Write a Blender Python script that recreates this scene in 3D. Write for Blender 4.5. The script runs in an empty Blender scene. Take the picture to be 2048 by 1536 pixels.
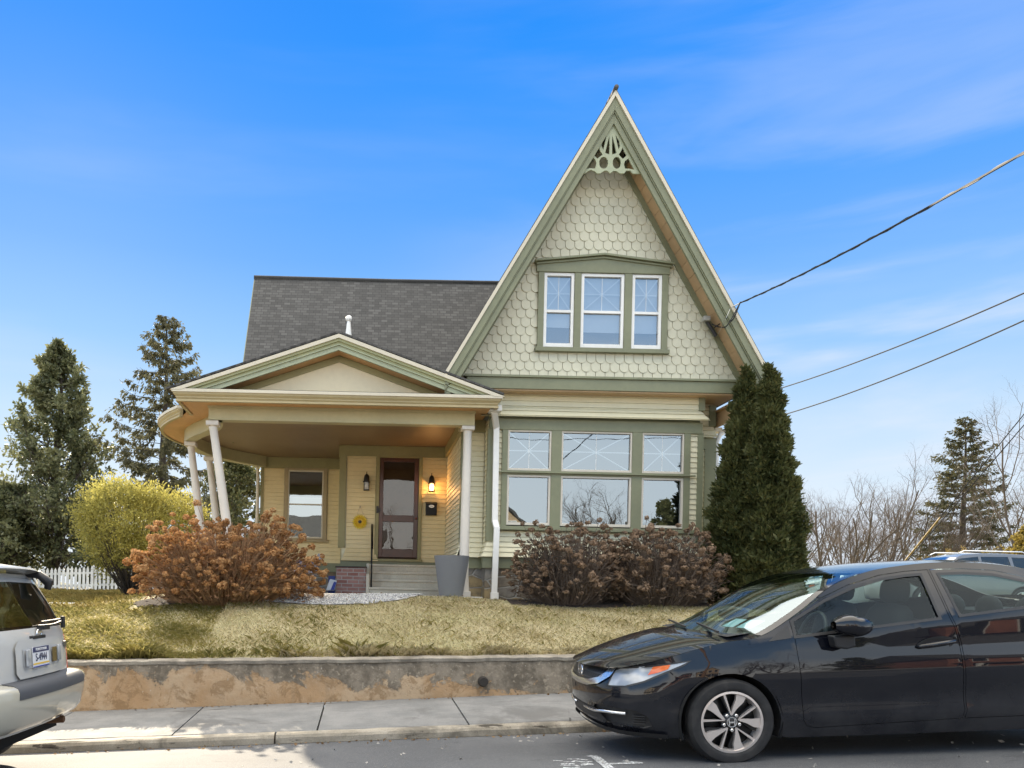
import bpy, bmesh, math, random
import numpy as np
from mathutils import Vector, Matrix
from mathutils.geometry import delaunay_2d_cdt
R = math.radians
sc = bpy.context.scene
COL = sc.collection
random.seed(7)
# ------------------------------------------------------------------ camera
FPX, PX, PY, ROLL, EYE = 1600.0, 728.0, 1185.0, .0225, .05      # survey of the photograph (2048 x 1536)
cam = bpy.data.cameras.new('camera'); co = bpy.data.objects.new('camera', cam); COL.objects.link(co)
cam.sensor_width = 36; cam.lens = 36 * FPX / 2048
cam.shift_x = (1024 - PX) / 2048; cam.shift_y = (PY - 768) / 2048
cam.clip_start = .1; cam.clip_end = 5000
co.matrix_world = Matrix.Translation((0, 0, EYE)) @ Matrix.Rotation(R(90), 4, 'X') @ Matrix.Rotation(ROLL, 4, 'Z')
sc.camera = co
# ------------------------------------------------------------------ light
SUN_AZ, SUN_EL = 22.5, 26.0                                     # degrees left of straight ahead, above horizon
sdir = Vector((-math.sin(R(SUN_AZ)) * math.cos(R(SUN_EL)), math.cos(R(SUN_AZ)) * math.cos(R(SUN_EL)), math.sin(R(SUN_EL))))
sl = bpy.data.lights.new('sun', 'SUN'); sl.energy = 5.0; sl.angle = R(.6); sl.color = (1, .86, .66)
so = bpy.data.objects.new('sun', sl); COL.objects.link(so)
so.rotation_euler = (-sdir).to_track_quat('-Z', 'Y').to_euler(); so.location = sdir * 60
EXPO = 1.25
sc.view_settings.view_transform = 'Standard'; sc.view_settings.look = 'None'
sc.view_settings.exposure = EXPO; sc.view_settings.gamma = 1; sc.view_settings.use_curve_mapping = False
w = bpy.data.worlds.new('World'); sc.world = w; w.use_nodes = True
nt = w.node_tree; N = nt.nodes; L = nt.links; N.clear()
def nd(t, **k):
    n = N.new(t)
    for a, b in k.items(): setattr(n, a, b)
    return n
def wmath(op, a, b=None, c=None, clamp=False):
    n = nd('ShaderNodeMath', operation=op, use_clamp=clamp)
    for i, v in enumerate((a, b, c)):
        if v is None: continue
        if isinstance(v, (int, float)): n.inputs[i].default_value = v
        else: L.new(v, n.inputs[i])
    return n.outputs[0]
tc = nd('ShaderNodeTexCoord'); sep = nd('ShaderNodeSeparateXYZ'); L.new(tc.outputs['Generated'], sep.inputs[0])
ramp = nd('ShaderNodeValToRGB'); L.new(sep.outputs['Z'], ramp.inputs[0])
stops = [(0, (.80, .89, .97)), (.12, (.74, .87, 1)), (.2, (.55, .76, 1)), (.29, (.30, .59, 1)), (.38, (.15, .44, 1)), (.47, (.072, .36, 1)),
         (.56, (.022, .30, 1)), (.66, (.008, .25, .95)), (1, (.008, .17, .7))]
e = ramp.color_ramp.elements
e[0].position, e[0].color = 0, (*stops[0][1], 1); e[1].position, e[1].color = 1, (*stops[-1][1], 1)
for p_, c_ in stops[1:-1]:
    q = e.new(p_); q.color = (*c_, 1)
def cloud(scale, rot, lo, hi, seed):
    mp = nd('ShaderNodeMapping'); L.new(tc.outputs['Generated'], mp.inputs[0])
    mp.inputs['Rotation'].default_value = rot; mp.inputs['Scale'].default_value = scale; mp.inputs['Location'].default_value = (seed, seed * .7, 0)
    no = nd('ShaderNodeTexNoise'); L.new(mp.outputs[0], no.inputs['Vector'])
    no.inputs['Scale'].default_value = 1; no.inputs['Detail'].default_value = 6; no.inputs['Roughness'].default_value = .52; no.inputs['Distortion'].default_value = .35
    r = nd('ShaderNodeMapRange', interpolation_type='SMOOTHSTEP'); L.new(no.outputs['Fac'], r.inputs['Value'])
    r.inputs['From Min'].default_value = lo; r.inputs['From Max'].default_value = hi
    return r.outputs[0]
c1 = cloud((1.3, 1.3, 7.5), (R(6), R(-14), 0), .50, .80, 3.1)
c2 = cloud((2.0, 1.5, 11), (R(2), R(16), R(10)), .47, .74, 8.3)
right = nd('ShaderNodeMapRange', interpolation_type='SMOOTHSTEP'); L.new(sep.outputs['X'], right.inputs['Value'])
right.inputs['From Min'].default_value = -.05; right.inputs['From Max'].default_value = .45
low = nd('ShaderNodeMapRange', interpolation_type='SMOOTHSTEP'); L.new(sep.outputs['Z'], low.inputs['Value'])
low.inputs['From Min'].default_value = .52; low.inputs['From Max'].default_value = .12
cf = wmath('ADD', wmath('MULTIPLY', c1, wmath('MULTIPLY_ADD', low.outputs[0], .14, .10)), wmath('MULTIPLY', wmath('MULTIPLY', c2, right.outputs[0]), wmath('MULTIPLY_ADD', low.outputs[0], .55, .24)), clamp=True)
mx = nd('ShaderNodeMix', data_type='RGBA'); L.new(cf, mx.inputs['Factor']); L.new(ramp.outputs[0], mx.inputs['A']); mx.inputs['B'].default_value = (.86, .9, 1, 1)
# unseen bright sky added behind and above the camera to light facade and ground
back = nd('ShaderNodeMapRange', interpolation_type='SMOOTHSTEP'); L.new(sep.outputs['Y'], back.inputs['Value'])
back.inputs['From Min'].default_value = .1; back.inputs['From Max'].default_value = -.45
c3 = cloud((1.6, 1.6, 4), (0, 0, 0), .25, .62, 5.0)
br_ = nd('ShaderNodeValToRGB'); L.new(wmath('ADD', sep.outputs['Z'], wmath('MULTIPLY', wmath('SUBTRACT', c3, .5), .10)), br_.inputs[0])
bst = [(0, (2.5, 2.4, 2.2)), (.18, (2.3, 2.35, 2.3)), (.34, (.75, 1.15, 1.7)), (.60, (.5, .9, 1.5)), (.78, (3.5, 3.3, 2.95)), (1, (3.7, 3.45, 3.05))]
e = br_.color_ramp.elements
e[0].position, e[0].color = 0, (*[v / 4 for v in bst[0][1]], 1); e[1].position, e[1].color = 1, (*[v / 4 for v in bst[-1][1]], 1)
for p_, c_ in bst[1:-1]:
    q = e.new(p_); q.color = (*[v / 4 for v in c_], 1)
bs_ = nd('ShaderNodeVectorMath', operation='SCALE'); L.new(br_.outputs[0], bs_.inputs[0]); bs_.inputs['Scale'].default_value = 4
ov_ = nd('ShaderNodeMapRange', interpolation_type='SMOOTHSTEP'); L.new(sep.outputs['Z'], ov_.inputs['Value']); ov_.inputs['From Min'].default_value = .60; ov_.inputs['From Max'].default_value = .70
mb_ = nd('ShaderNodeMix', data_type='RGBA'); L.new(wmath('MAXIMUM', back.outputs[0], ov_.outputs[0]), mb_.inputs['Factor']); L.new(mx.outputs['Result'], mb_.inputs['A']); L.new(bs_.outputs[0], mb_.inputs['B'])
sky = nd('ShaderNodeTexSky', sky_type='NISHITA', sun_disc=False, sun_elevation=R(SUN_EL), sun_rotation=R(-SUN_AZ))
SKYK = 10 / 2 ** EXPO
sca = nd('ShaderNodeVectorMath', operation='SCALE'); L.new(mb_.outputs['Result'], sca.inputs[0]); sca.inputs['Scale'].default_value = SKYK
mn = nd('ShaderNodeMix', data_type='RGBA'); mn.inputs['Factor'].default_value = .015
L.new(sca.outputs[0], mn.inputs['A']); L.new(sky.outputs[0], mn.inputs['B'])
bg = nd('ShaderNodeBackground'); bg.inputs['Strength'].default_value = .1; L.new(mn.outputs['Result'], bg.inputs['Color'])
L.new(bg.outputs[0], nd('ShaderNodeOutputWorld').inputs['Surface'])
sc.cycles.max_bounces = 8; sc.cycles.transparent_max_bounces = 16; sc.cycles.caustics_reflective = False; sc.cycles.caustics_refractive = False
sc.cycles.sample_clamp_indirect = 6

# ------------------------------------------------------------------ helpers
def P(x, y, Y):
    """world point at depth Y of a surveyed photo point"""
    dx, du = x - PX, PY - y; c, s = math.cos(ROLL), math.sin(ROLL)
    return Vector(((dx * c - du * s) * Y / FPX, Y, EYE + (dx * s + du * c) * Y / FPX))
class MB:
    def __init__(self): self.v = []; self.f = []
    def add(self, vs, fs):
        o = len(self.v); self.v += [tuple(q) for q in vs]; self.f += [tuple(i + o for i in f) for f in fs]; return self
    def box(self, x0, x1, y0, y1, z0, z1):
        return self.add([(x0, y0, z0), (x1, y0, z0), (x1, y1, z0), (x0, y1, z0), (x0, y0, z1), (x1, y0, z1), (x1, y1, z1), (x0, y1, z1)],
                        [(0, 3, 2, 1), (4, 5, 6, 7), (0, 1, 5, 4), (1, 2, 6, 5), (2, 3, 7, 6), (3, 0, 4, 7)])
    def prism(self, pts, a, b, ax='y'):
        """polygon in the plane normal to ax, from a to b along it"""
        def mk(p, t): return {'y': (p[0], t, p[1]), 'x': (t, p[0], p[1]), 'z': (p[0], p[1], t)}[ax]
        n = len(pts)
        return self.add([mk(p, a) for p in pts] + [mk(p, b) for p in pts],
                        [tuple(range(n))[::-1], tuple(range(n, 2 * n))] + [(i, (i + 1) % n, (i + 1) % n + n, i + n) for i in range(n)])
    def bar(self, a, b, wd, th, up=(0, 0, 1)):
        a, b = Vector(a), Vector(b); d = (b - a).normalized(); u = Vector(up)
        s = d.cross(u)
        if s.length < 1e-4: s = d.cross(Vector((0, 1, 0)))
        s.normalize(); u = s.cross(d).normalized(); s *= wd / 2; u *= th / 2
        return self.add([a - s - u, a + s - u, a + s + u, a - s + u, b - s - u, b + s - u, b + s + u, b - s + u],
                        [(0, 3, 2, 1), (4, 5, 6, 7), (0, 1, 5, 4), (1, 2, 6, 5), (2, 3, 7, 6), (3, 0, 4, 7)])
    def tube(self, pts, rad, n=8, cap=True):
        pts = [Vector(p) for p in pts]; k = len(pts)
        if isinstance(rad, (int, float)): rad = [rad] * k
        o = len(self.v); prev = None
        for i, p in enumerate(pts):
            d = (pts[min(i + 1, k - 1)] - pts[max(i - 1, 0)])
            if d.length < 1e-9: d = Vector((0, 0, 1))
            d.normalize()
            if prev is None: s = d.orthogonal()
            else: s = prev - d * prev.dot(d)
            if s.length < 1e-6: s = d.orthogonal()
            s.normalize(); prev = s; t = d.cross(s)
            for j in range(n):
                q = 2 * math.pi * j / n
                self.v.append(tuple(p + (s * math.cos(q) + t * math.sin(q)) * rad[i]))
        for i in range(k - 1):
            for j in range(n):
                a = o + i * n + j; b = o + i * n + (j + 1) % n
                self.f.append((a, b, b + n, a + n))
        if cap: self.f += [tuple(range(o, o + n))[::-1], tuple(range(o + (k - 1) * n, o + k * n))]
        return self
    def lathe(self, prof, c=(0, 0, 0), n=24, ax='z'):
        o = len(self.v); k = len(prof)
        for r, h in prof:
            for j in range(n):
                q = 2 * math.pi * j / n; a, b = r * math.cos(q), r * math.sin(q)
                p = {'z': (a, b, h), 'y': (a, h, b), 'x': (h, a, b)}[ax]
                self.v.append((p[0] + c[0], p[1] + c[1], p[2] + c[2]))
        for i in range(k - 1):
            for j in range(n):
                a = o + i * n + j; b = o + i * n + (j + 1) % n
                self.f.append((a, b, b + n, a + n))
        self.f += [tuple(range(o, o + n))[::-1], tuple(range(o + (k - 1) * n, o + k * n))]
        return self
    def grid(self, rows):
        o = len(self.v); m = len(rows[0])
        for r in rows: self.v += [tuple(p) for p in r]
        for i in range(len(rows) - 1):
            for j in range(m - 1):
                a = o + i * m + j; self.f.append((a, a + 1, a + m + 1, a + m))
        return self
    def ball(self, c, r, n=12, m=8, sc_=(1, 1, 1)):
        return self.grid([[(c[0] + sc_[0] * r * math.sin(math.pi * i / m) * math.cos(2 * math.pi * j / n),
                            c[1] + sc_[1] * r * math.sin(math.pi * i / m) * math.sin(2 * math.pi * j / n),
                            c[2] + sc_[2] * r * math.cos(math.pi * i / m)) for j in range(n + 1)] for i in range(m + 1)])
    def xf(self, fn): self.v = [tuple(fn(Vector(p))) for p in self.v]; return self
def obj(name, mb, mat, parent=None, smooth=None, shift=True, bevel=0):
    me = bpy.data.meshes.new(name); me.from_pydata(mb.v, [], mb.f); me.update()
    o = bpy.data.objects.new(name, me); COL.objects.link(o)
    if mat: me.materials.append(mat)
    if parent is not None:
        o.parent = parent
        if shift: o.location = -root_loc(parent)
    if smooth: shade(me, smooth)
    if bevel:
        m = o.modifiers.new('bevel', 'BEVEL'); m.width = bevel; m.segments = 2; m.limit_method = 'ANGLE'; m.angle_limit = R(40)
    return o
def root_loc(p):
    l = Vector((0, 0, 0))
    while p is not None: l += p.location; p = p.parent
    return l
def shade(me, ang):
    me.shade_smooth()
    if ang < 180: me.set_sharp_from_angle(angle=R(ang))
def thing(name, label, cat, loc=(0, 0, 0), group=None):
    o = bpy.data.objects.new(name, None); COL.objects.link(o); o.location = loc; o.empty_display_size = .2
    o['label'] = label; o['category'] = cat
    if group: o['group'] = group
    return o
def tag(o, label=None, cat=None, group=None, kind=None):
    for k, v in (('label', label), ('category', cat), ('group', group), ('kind', kind)):
        if v: o[k] = v
    return o
def npmesh(name, V, F, mat, parent=None, smooth=False, shift=True):
    me = bpy.data.meshes.new(name); k = F.shape[1]
    me.vertices.add(len(V)); me.vertices.foreach_set('co', V.astype(np.float32).ravel())
    me.loops.add(F.size); me.loops.foreach_set('vertex_index', F.astype(np.int32).ravel())
    me.polygons.add(len(F)); me.polygons.foreach_set('loop_start', np.arange(0, F.size, k, dtype=np.int32)); me.polygons.foreach_set('loop_total', np.full(len(F), k, dtype=np.int32))
    me.update(calc_edges=True); me.validate()
    me.materials.append(mat); o = bpy.data.objects.new(name, me); COL.objects.link(o)
    if parent is not None:
        o.parent = parent
        if shift: o.location = -root_loc(parent)
    if smooth: me.shade_smooth()
    return o
def unit(a): return a / np.maximum(np.linalg.norm(a, axis=1, keepdims=True), 1e-9)
def leafgeo(rs, pos, axis, ln, wd, spread=.5):
    """diamond leaves: pos (N,3), axis (N,3) direction each points along"""
    n = len(pos); a = unit(axis + rs.normal(0, spread, (n, 3))); b = unit(np.cross(a, rs.normal(0, 1, (n, 3))))
    l = (ln * rs.uniform(.6, 1.3, n))[:, None]; w_ = (wd * rs.uniform(.6, 1.3, n))[:, None]
    V = np.stack([pos, pos + a * l * .55 + b * w_ * .5, pos + a * l, pos + a * l * .55 - b * w_ * .5], 1).reshape(-1, 3)
    return V, np.arange(4 * n).reshape(-1, 4)
# ------------------------------------------------------------------ materials
MATS = {}
class MT:
    def __init__(self, name):
        m = bpy.data.materials.new(name); m.use_nodes = True; self.m = m; self.n = m.node_tree.nodes; self.l = m.node_tree.links
        self.b = self.n['Principled BSDF']; self.out = self.n['Material Output']
        self.tc = self.n.new('ShaderNodeTexCoord')
    def set(self, **k):
        for a, v in k.items():
            a = a.replace('_', ' ')
            self.b.inputs[a].default_value = (*v, 1) if isinstance(v, tuple) and len(v) == 3 else v
        return self
    def map(self, scale=(1, 1, 1), rot=(0, 0, 0), coord='Object'):
        mp = self.n.new('ShaderNodeMapping'); self.l.new(self.tc.outputs[coord], mp.inputs[0]); mp.inputs['Scale'].default_value = scale; mp.inputs['Rotation'].default_value = rot
        return mp.outputs[0]
    def noise(self, scale, detail=5, rough=.55, vec=None, dist=0):
        t = self.n.new('ShaderNodeTexNoise'); self.l.new(vec or self.tc.outputs['Object'], t.inputs['Vector'])
        t.inputs['Scale'].default_value = scale; t.inputs['Detail'].default_value = detail; t.inputs['Roughness'].default_value = rough; t.inputs['Distortion'].default_value = dist
        return t.outputs['Fac']
    def range(self, v, a, b, c=0, d=1):
        r = self.n.new('ShaderNodeMapRange'); r.interpolation_type = 'SMOOTHSTEP'; self.l.new(v, r.inputs['Value'])
        for i, x in enumerate((a, b, c, d)): r.inputs[i + 1].default_value = x
        return r.outputs[0]
    def math(self, op, a, b):
        n = self.n.new('ShaderNodeMath'); n.operation = op
        for i, v in enumerate((a, b)):
            if isinstance(v, (int, float)): n.inputs[i].default_value = v
            else: self.l.new(v, n.inputs[i])
        return n.outputs[0]
    def mix(self, f, a, b):
        x = self.n.new('ShaderNodeMix'); x.data_type = 'RGBA'
        if isinstance(f, (int, float)): x.inputs['Factor'].default_value = f
        else: self.l.new(f, x.inputs['Factor'])
        for k, v in (('A', a), ('B', b)):
            if isinstance(v, tuple): x.inputs[k].default_value = (*v, 1)
            else: self.l.new(v, x.inputs[k])
        return x.outputs['Result']
    def col(self, c):
        self.l.new(c, self.b.inputs['Base Color']); return self
    def bump(self, h, dist=.01, st=.5):
        b = self.n.new('ShaderNodeBump'); self.l.new(h, b.inputs['Height']); b.inputs['Distance'].default_value = dist; b.inputs['Strength'].default_value = st
        self.l.new(b.outputs[0], self.b.inputs['Normal']); return self
    def sepz(self):
        s = self.n.new('ShaderNodeSeparateXYZ'); self.l.new(self.tc.outputs['Object'], s.inputs[0]); return s.outputs
    def translucent(self, c, f=.4):
        t = self.n.new('ShaderNodeBsdfTranslucent')
        if isinstance(c, tuple): t.inputs['Color'].default_value = (*c, 1)
        else: self.l.new(c, t.inputs['Color'])
        x = self.n.new('ShaderNodeMixShader'); x.inputs[0].default_value = f
        self.l.new(self.b.outputs[0], x.inputs[1]); self.l.new(t.outputs[0], x.inputs[2]); self.l.new(x.outputs[0], self.out.inputs['Surface']); return self
def paint(name, c, rough=.5, var=.12, bump=.15):
    m = MT(name).set(Roughness=rough)
    n1 = m.noise(1.3, 6); n2 = m.noise(14, 4)
    d = tuple(x * (1 - var) for x in c); l_ = tuple(min(1, x * (1 + var * .5)) for x in c)
    m.col(m.mix(m.range(m.math('ADD', m.math('MULTIPLY', n1, .7), m.math('MULTIPLY', n2, .3)), .35, .65), d, l_))
    if bump: m.bump(m.noise(60, 3), .002, bump)
    return m.m
def simple(name, c, rough=.5, metal=0, spec=.5, coat=0):
    m = MT(name).set(Base_Color=c, Roughness=rough, Metallic=metal); m.b.inputs['Specular IOR Level'].default_value = spec; m.b.inputs['Coat Weight'].default_value = coat
    m.b.inputs['Coat Roughness'].default_value = .03
    return m.m
def glassy(name, refl=.4, tint=(.85, .9, .92), gcol=(1, 1, 1), wav=.12, fk=.55):
    m = MT(name); n, l = m.n, m.l; n.remove(m.b)
    g = n.new('ShaderNodeBsdfGlossy'); g.inputs['Roughness'].default_value = .0; g.inputs['Color'].default_value = (*gcol, 1)
    t = n.new('ShaderNodeBsdfTransparent'); t.inputs['Color'].default_value = (*tint, 1)
    no = n.new('ShaderNodeTexNoise'); no.inputs['Scale'].default_value = 1.7; l.new(m.tc.outputs['Object'], no.inputs['Vector'])
    bp = n.new('ShaderNodeBump'); bp.inputs['Strength'].default_value = wav; bp.inputs['Distance'].default_value = .02; l.new(no.outputs['Fac'], bp.inputs['Height']); l.new(bp.outputs[0], g.inputs['Normal'])
    lw = n.new('ShaderNodeLayerWeight'); lw.inputs['Blend'].default_value = .25
    ma = n.new('ShaderNodeMath'); ma.operation = 'MULTIPLY_ADD'; l.new(lw.outputs['Fresnel'], ma.inputs[0]); ma.inputs[1].default_value = fk; ma.inputs[2].default_value = refl; ma.use_clamp = True
    x = n.new('ShaderNodeMixShader'); l.new(ma.outputs[0], x.inputs[0]); l.new(t.outputs[0], x.inputs[1]); l.new(g.outputs[0], x.inputs[2]); l.new(x.outputs[0], m.out.inputs['Surface'])
    return m.m
def foliage(name, c1, c2, f=.35, scale=1.5, rough=.55, c3=None):
    m = MT(name).set(Roughness=rough); m.b.inputs['Specular IOR Level'].default_value = .3
    c = m.mix(m.range(m.noise(scale, 3), .38, .62), c1, c2)
    if c3: c = m.mix(m.range(m.noise(scale * 9, 2), .5, .7), c, c3)
    m.col(c)
    if f: m.translucent(c, f)
    return m.m
CREAM = paint('cream_paint', (.72, .67, .47), .5, .07)
CREAM_WARM = paint('cream_paint_warm_lit', (.74, .61, .34), .5, .07)  # cream paint of the porch walls with warm light put into the colour
SHINGLE = paint('cream_shingle_paint', (.60, .58, .44), .6, .10)
SAGE = paint('sage_green_paint', (.207, .215, .128), .5, .12)
SAGEL = paint('light_sage_paint', (.36, .385, .25), .5, .1)
BEAM = paint('beam_paint', (.43, .385, .215), .5, .1); CORNP = paint('cornice_paint', (.44, .355, .19), .5, .1)
SAGE_WARM = paint('sage_trim_warm_lit', (.28, .25, .11), .5, .12)  # sage trim under the porch, yellowed to carry warm light in its colour
TAN = paint('tan_trim_paint', (.36, .28, .15), .5, .12)
EDGE = paint('cream_edge_paint', (.62, .56, .43), .45, .06)
WHITE = paint('white_paint', (.80, .79, .75), .4, .06)
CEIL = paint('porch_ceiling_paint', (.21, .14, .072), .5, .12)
SOFFIT = paint('soffit_tan_paint', (.50, .34, .19), .5, .12); SOFFO = paint('porch_soffit_warm_lit', (.60, .34, .15), .5, .12)  # porch soffit is oranger: warm bounce light painted into it
WOOD = paint('dark_varnished_wood', (.075, .025, .014), .28, .35)
BLACKM = simple('black_metal', (.012, .012, .013), .4, .6)
CHARC = simple('charcoal_plastic', (.03, .03, .033), .55)
GLASS = glassy('window_glass', .30, (.8, .85, .88), (.85, .94, 1), .05)
GLASSB = glassy('bay_window_glass', .25, (.6, .66, .7), (.74, .87, 1), .05)
GLASSG = glassy('gable_window_glass', .26, (.75, .8, .85), (.9, .96, 1), .04)
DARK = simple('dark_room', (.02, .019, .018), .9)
BLIND = paint('window_shade_cloth', (.62, .64, .64), .8, .04)
BRONZE = simple('dark_bronze', (.02, .016, .013), .42, .5)
def roofmat(name, w_, h_, base):
    m = MT(name).set(Roughness=.9)
    b = m.n.new('ShaderNodeTexBrick'); m.l.new(m.tc.outputs['Object'], b.inputs['Vector'])
    b.inputs['Scale'].default_value = 1; b.inputs['Brick Width'].default_value = w_; b.inputs['Row Height'].default_value = h_; b.inputs['Mortar Size'].default_value = .007; b.inputs['Mortar Smooth'].default_value = .6
    b.inputs['Bias'].default_value = -.1; b.offset = .37; b.squash = 1
    b.inputs['Color1'].default_value = (*[x * .66 for x in base], 1); b.inputs['Color2'].default_value = (*[x * 1.42 for x in base], 1); b.inputs['Mortar'].default_value = (*[x * .25 for x in base], 1)  # dark joints also paint the shadow lines under the shingle courses
    g = m.noise(150, 2); n2 = m.noise(.9, 4)
    c = m.mix(m.range(g, .35, .7), b.outputs['Color'], tuple(x * 1.25 for x in base))
    c2 = m.n.new('ShaderNodeMix'); c2.data_type = 'RGBA'; c2.inputs['Factor'].default_value = .45; m.l.new(c, c2.inputs['B']); m.l.new(b.outputs['Color'], c2.inputs['A'])
    m.col(m.mix(m.range(n2, .4, .75, 0, .3), c2.outputs['Result'], tuple(x * .6 for x in base)))
    m.bump(b.outputs['Fac'], .012, -.9)
    return m.m
ROOF = roofmat('asphalt_shingles', .15, .084, (.082, .079, .074))
def stonemat():
    m = MT('fieldstone').set(Roughness=.85)
    mp = m.map((2.7, 2.7, 5.2)); v = m.n.new('ShaderNodeTexVoronoi'); m.l.new(mp, v.inputs['Vector']); v.inputs['Scale'].default_value = 1; v.inputs['Randomness'].default_value = .8
    v2 = m.n.new('ShaderNodeTexVoronoi'); v2.feature = 'DISTANCE_TO_EDGE'; m.l.new(mp, v2.inputs['Vector']); v2.inputs['Scale'].default_value = 1; v2.inputs['Randomness'].default_value = .8
    s = m.n.new('ShaderNodeSeparateColor'); m.l.new(v.outputs['Color'], s.inputs[0])
    c = m.mix(s.outputs[0], (.20, .15, .09), (.26, .25, .23)); c = m.mix(m.range(s.outputs[1], .6, .8), c, (.36, .27, .14)); c = m.mix(m.range(m.noise(9), .4, .7, 0, .6), c, (.10, .09, .08))
    k = m.range(v2.outputs['Distance'], .03, .07); m.col(m.mix(k, (.33, .32, .29), c)); m.bump(k, .03, .9)
    return m.m
STONE = stonemat()
def brickmat():
    m = MT('red_brick').set(Roughness=.85)
    mp = m.map((1, 1, 1), (R(90), 0, 0)); b = m.n.new('ShaderNodeTexBrick'); m.l.new(mp, b.inputs['Vector']); b.inputs['Scale'].default_value = 1
    b.inputs['Brick Width'].default_value = .22; b.inputs['Row Height'].default_value = .073; b.inputs['Mortar Size'].default_value = .008
    b.inputs['Color1'].default_value = (.25, .10, .075, 1); b.inputs['Color2'].default_value = (.38, .20, .16, 1); b.inputs['Mortar'].default_value = (.38, .35, .32, 1)
    m.col(m.mix(m.range(m.noise(7), .45, .75, 0, .5), b.outputs['Color'], (.42, .36, .32))); m.bump(b.outputs['Fac'], .01, -.6)
    return m.m
BRICK = brickmat()
def concrete(name, a, b, stain=None, sc_=1.0, bump=.4):
    m = MT(name).set(Roughness=.88)
    c = m.mix(m.range(m.noise(2.2 * sc_, 8, .65), .35, .68), a, b); c = m.mix(m.range(m.noise(90, 3), .52, .72, 0, .6), c, tuple(x * .5 for x in a))
    c = m.mix(m.range(m.noise(130, 2), .58, .74, 0, .5), c, tuple(min(1, x * 1.6) for x in b))
    if stain: c = m.mix(m.range(m.noise(.8, 7, .65, None, .6), .54, .64, 0, .75), c, stain)
    if 'sidewalk' in name or 'asphalt' in name:
        v = m.n.new('ShaderNodeTexVoronoi'); v.feature = 'DISTANCE_TO_EDGE'; m.l.new(m.map((.55, .8, 1)), v.inputs['Vector']); v.inputs['Scale'].default_value = .62
        c = m.mix(m.math('MULTIPLY', m.range(v.outputs['Distance'], .005, .002), m.range(m.noise(.9, 3), .52, .6)), c, (.05, .048, .045)); c = m.mix(m.range(m.noise(3.5, 8, .7, m.map((.5, 2.2, 1)), .4), .56, .66, 0, .45), c, (.10, .098, .092))
    if 'curb' in name: c = m.mix(m.range(m.noise(6, 8, .7, m.map((.45, 1, 2.5)), .3), .585, .63, 0, .9), c, (.035, .028, .02))
    m.col(c); m.bump(m.noise(110, 4), .004, bump)
    return m.m
SIDEW = concrete('sidewalk_concrete', (.165, .165, .16), (.235, .23, .22), (.115, .112, .106))
STEPC = concrete('step_concrete', (.60, .53, .41), (.68, .62, .49), (.48, .42, .32))
def roadmat():
    m = MT('asphalt').set(Roughness=.8)
    c = m.mix(m.range(m.noise(.7, 6, .6), .35, .7), (.075, .079, .085), (.115, .119, .125))
    c = m.mix(m.range(m.noise(170, 2), .5, .68, 0, .9), c, (.045, .045, .048)); c = m.mix(m.range(m.noise(210, 2), .6, .73, 0, .9), c, (.40, .39, .38))
    c = m.mix(m.range(m.noise(2.6, 5, .6, m.map((1, 3, 1))), .60, .70, 0, .65), c, (.05, .05, .053))
    m.col(c); m.bump(m.noise(150, 3), .006, .6); return m.m
ROADM = roadmat()
def wallmat():
    """rendered retaining wall: bare ochre patches under a dark lichen film"""
    m = MT('stained_render').set(Roughness=.9); z = m.sepz()[2]
    base = m.mix(m.range(m.noise(1.6, 6, .6), .35, .65), (.38, .24, .125), (.45, .33, .21)); base = m.mix(m.range(m.noise(12, 5), .5, .72, 0, .5), base, (.30, .19, .095)); base = m.mix(m.range(m.noise(4.2, 10, .75, None, .5), .50, .57, 0, .62), base, (.215, .13, .06)); base = m.mix(m.range(m.noise(1.3, 6, .6, m.map((3, 3, .5))), .52, .7, 0, .5), base, (.26, .20, .13))
    hgt = m.math('MULTIPLY', m.math('ADD', z, 1.02), .95)               # the film is thicker near the coping
    xg = m.math('MULTIPLY', m.sepz()[0], .012)
    n = m.math('ADD', m.math('ADD', m.math('ADD', m.math('MULTIPLY', m.noise(1.9, 12, .72, m.map((1, 1, 1.1)), .6), 1.35), -.19), hgt), xg)
    f = m.range(n, .475, .535)
    film = m.mix(m.range(m.noise(5, 7, .7), .38, .64), (.125, .102, .074), (.26, .215, .16)); film = m.mix(m.range(m.noise(22, 4), .55, .7, 0, .8), film, (.36, .30, .22))
    c = m.mix(f, base, film); c = m.mix(m.range(m.noise(38, 4), .66, .74, 0, .7), c, (.5, .45, .38))
    m.col(c); m.bump(m.math('ADD', m.noise(26, 6, .6), m.math('MULTIPLY', f, .35)), .012, .6); return m.m
WALLM = wallmat()
COPE = concrete('coping_concrete', (.20, .175, .14), (.34, .30, .24), (.10, .085, .065), 2)
CURBM = concrete('curb_concrete', (.25, .22, .17), (.37, .33, .265), (.10, .088, .068), 1.6)
# ------------------------------------------------------------------ terrain
def road_z(X, Y):
    b = -1.30 + .06 * X
    return b - .047 * max(0, min(Y, 7.72) - 5.95)
def curb_z(X): return road_z(X, 7.72)
def walk_z(X, Y): return curb_z(X) + .09 + (Y - 7.87) * .035
def wall_z(X): return -.735 + .033 * X
def sstep(t): t = max(0, min(1, t)); return t * t * (3 - 2 * t)
def lawn_z(X, Y):
    a = wall_z(X) + .0
    g = -.25 + .25 * sstep((X + 5) / 2.6) if X < -2.4 else (0 if X < 6 else -.18 * sstep((X - 6) / 4))
    if X < -5: g = -.25 + .006 * (Y - 13)
    t = (Y - 9.8) / (2.9 if X > -2 else 3.4)
    t = max(0, min(1, t)); t = t * (1.35 - .35 * t)
    z = a + (g - a) * t
    if Y > 34: z -= (Y - 34) * .05
    return z + .02 * math.sin(X * 1.7 + Y) * min(1, max(0, (Y - 9.9)))
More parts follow.
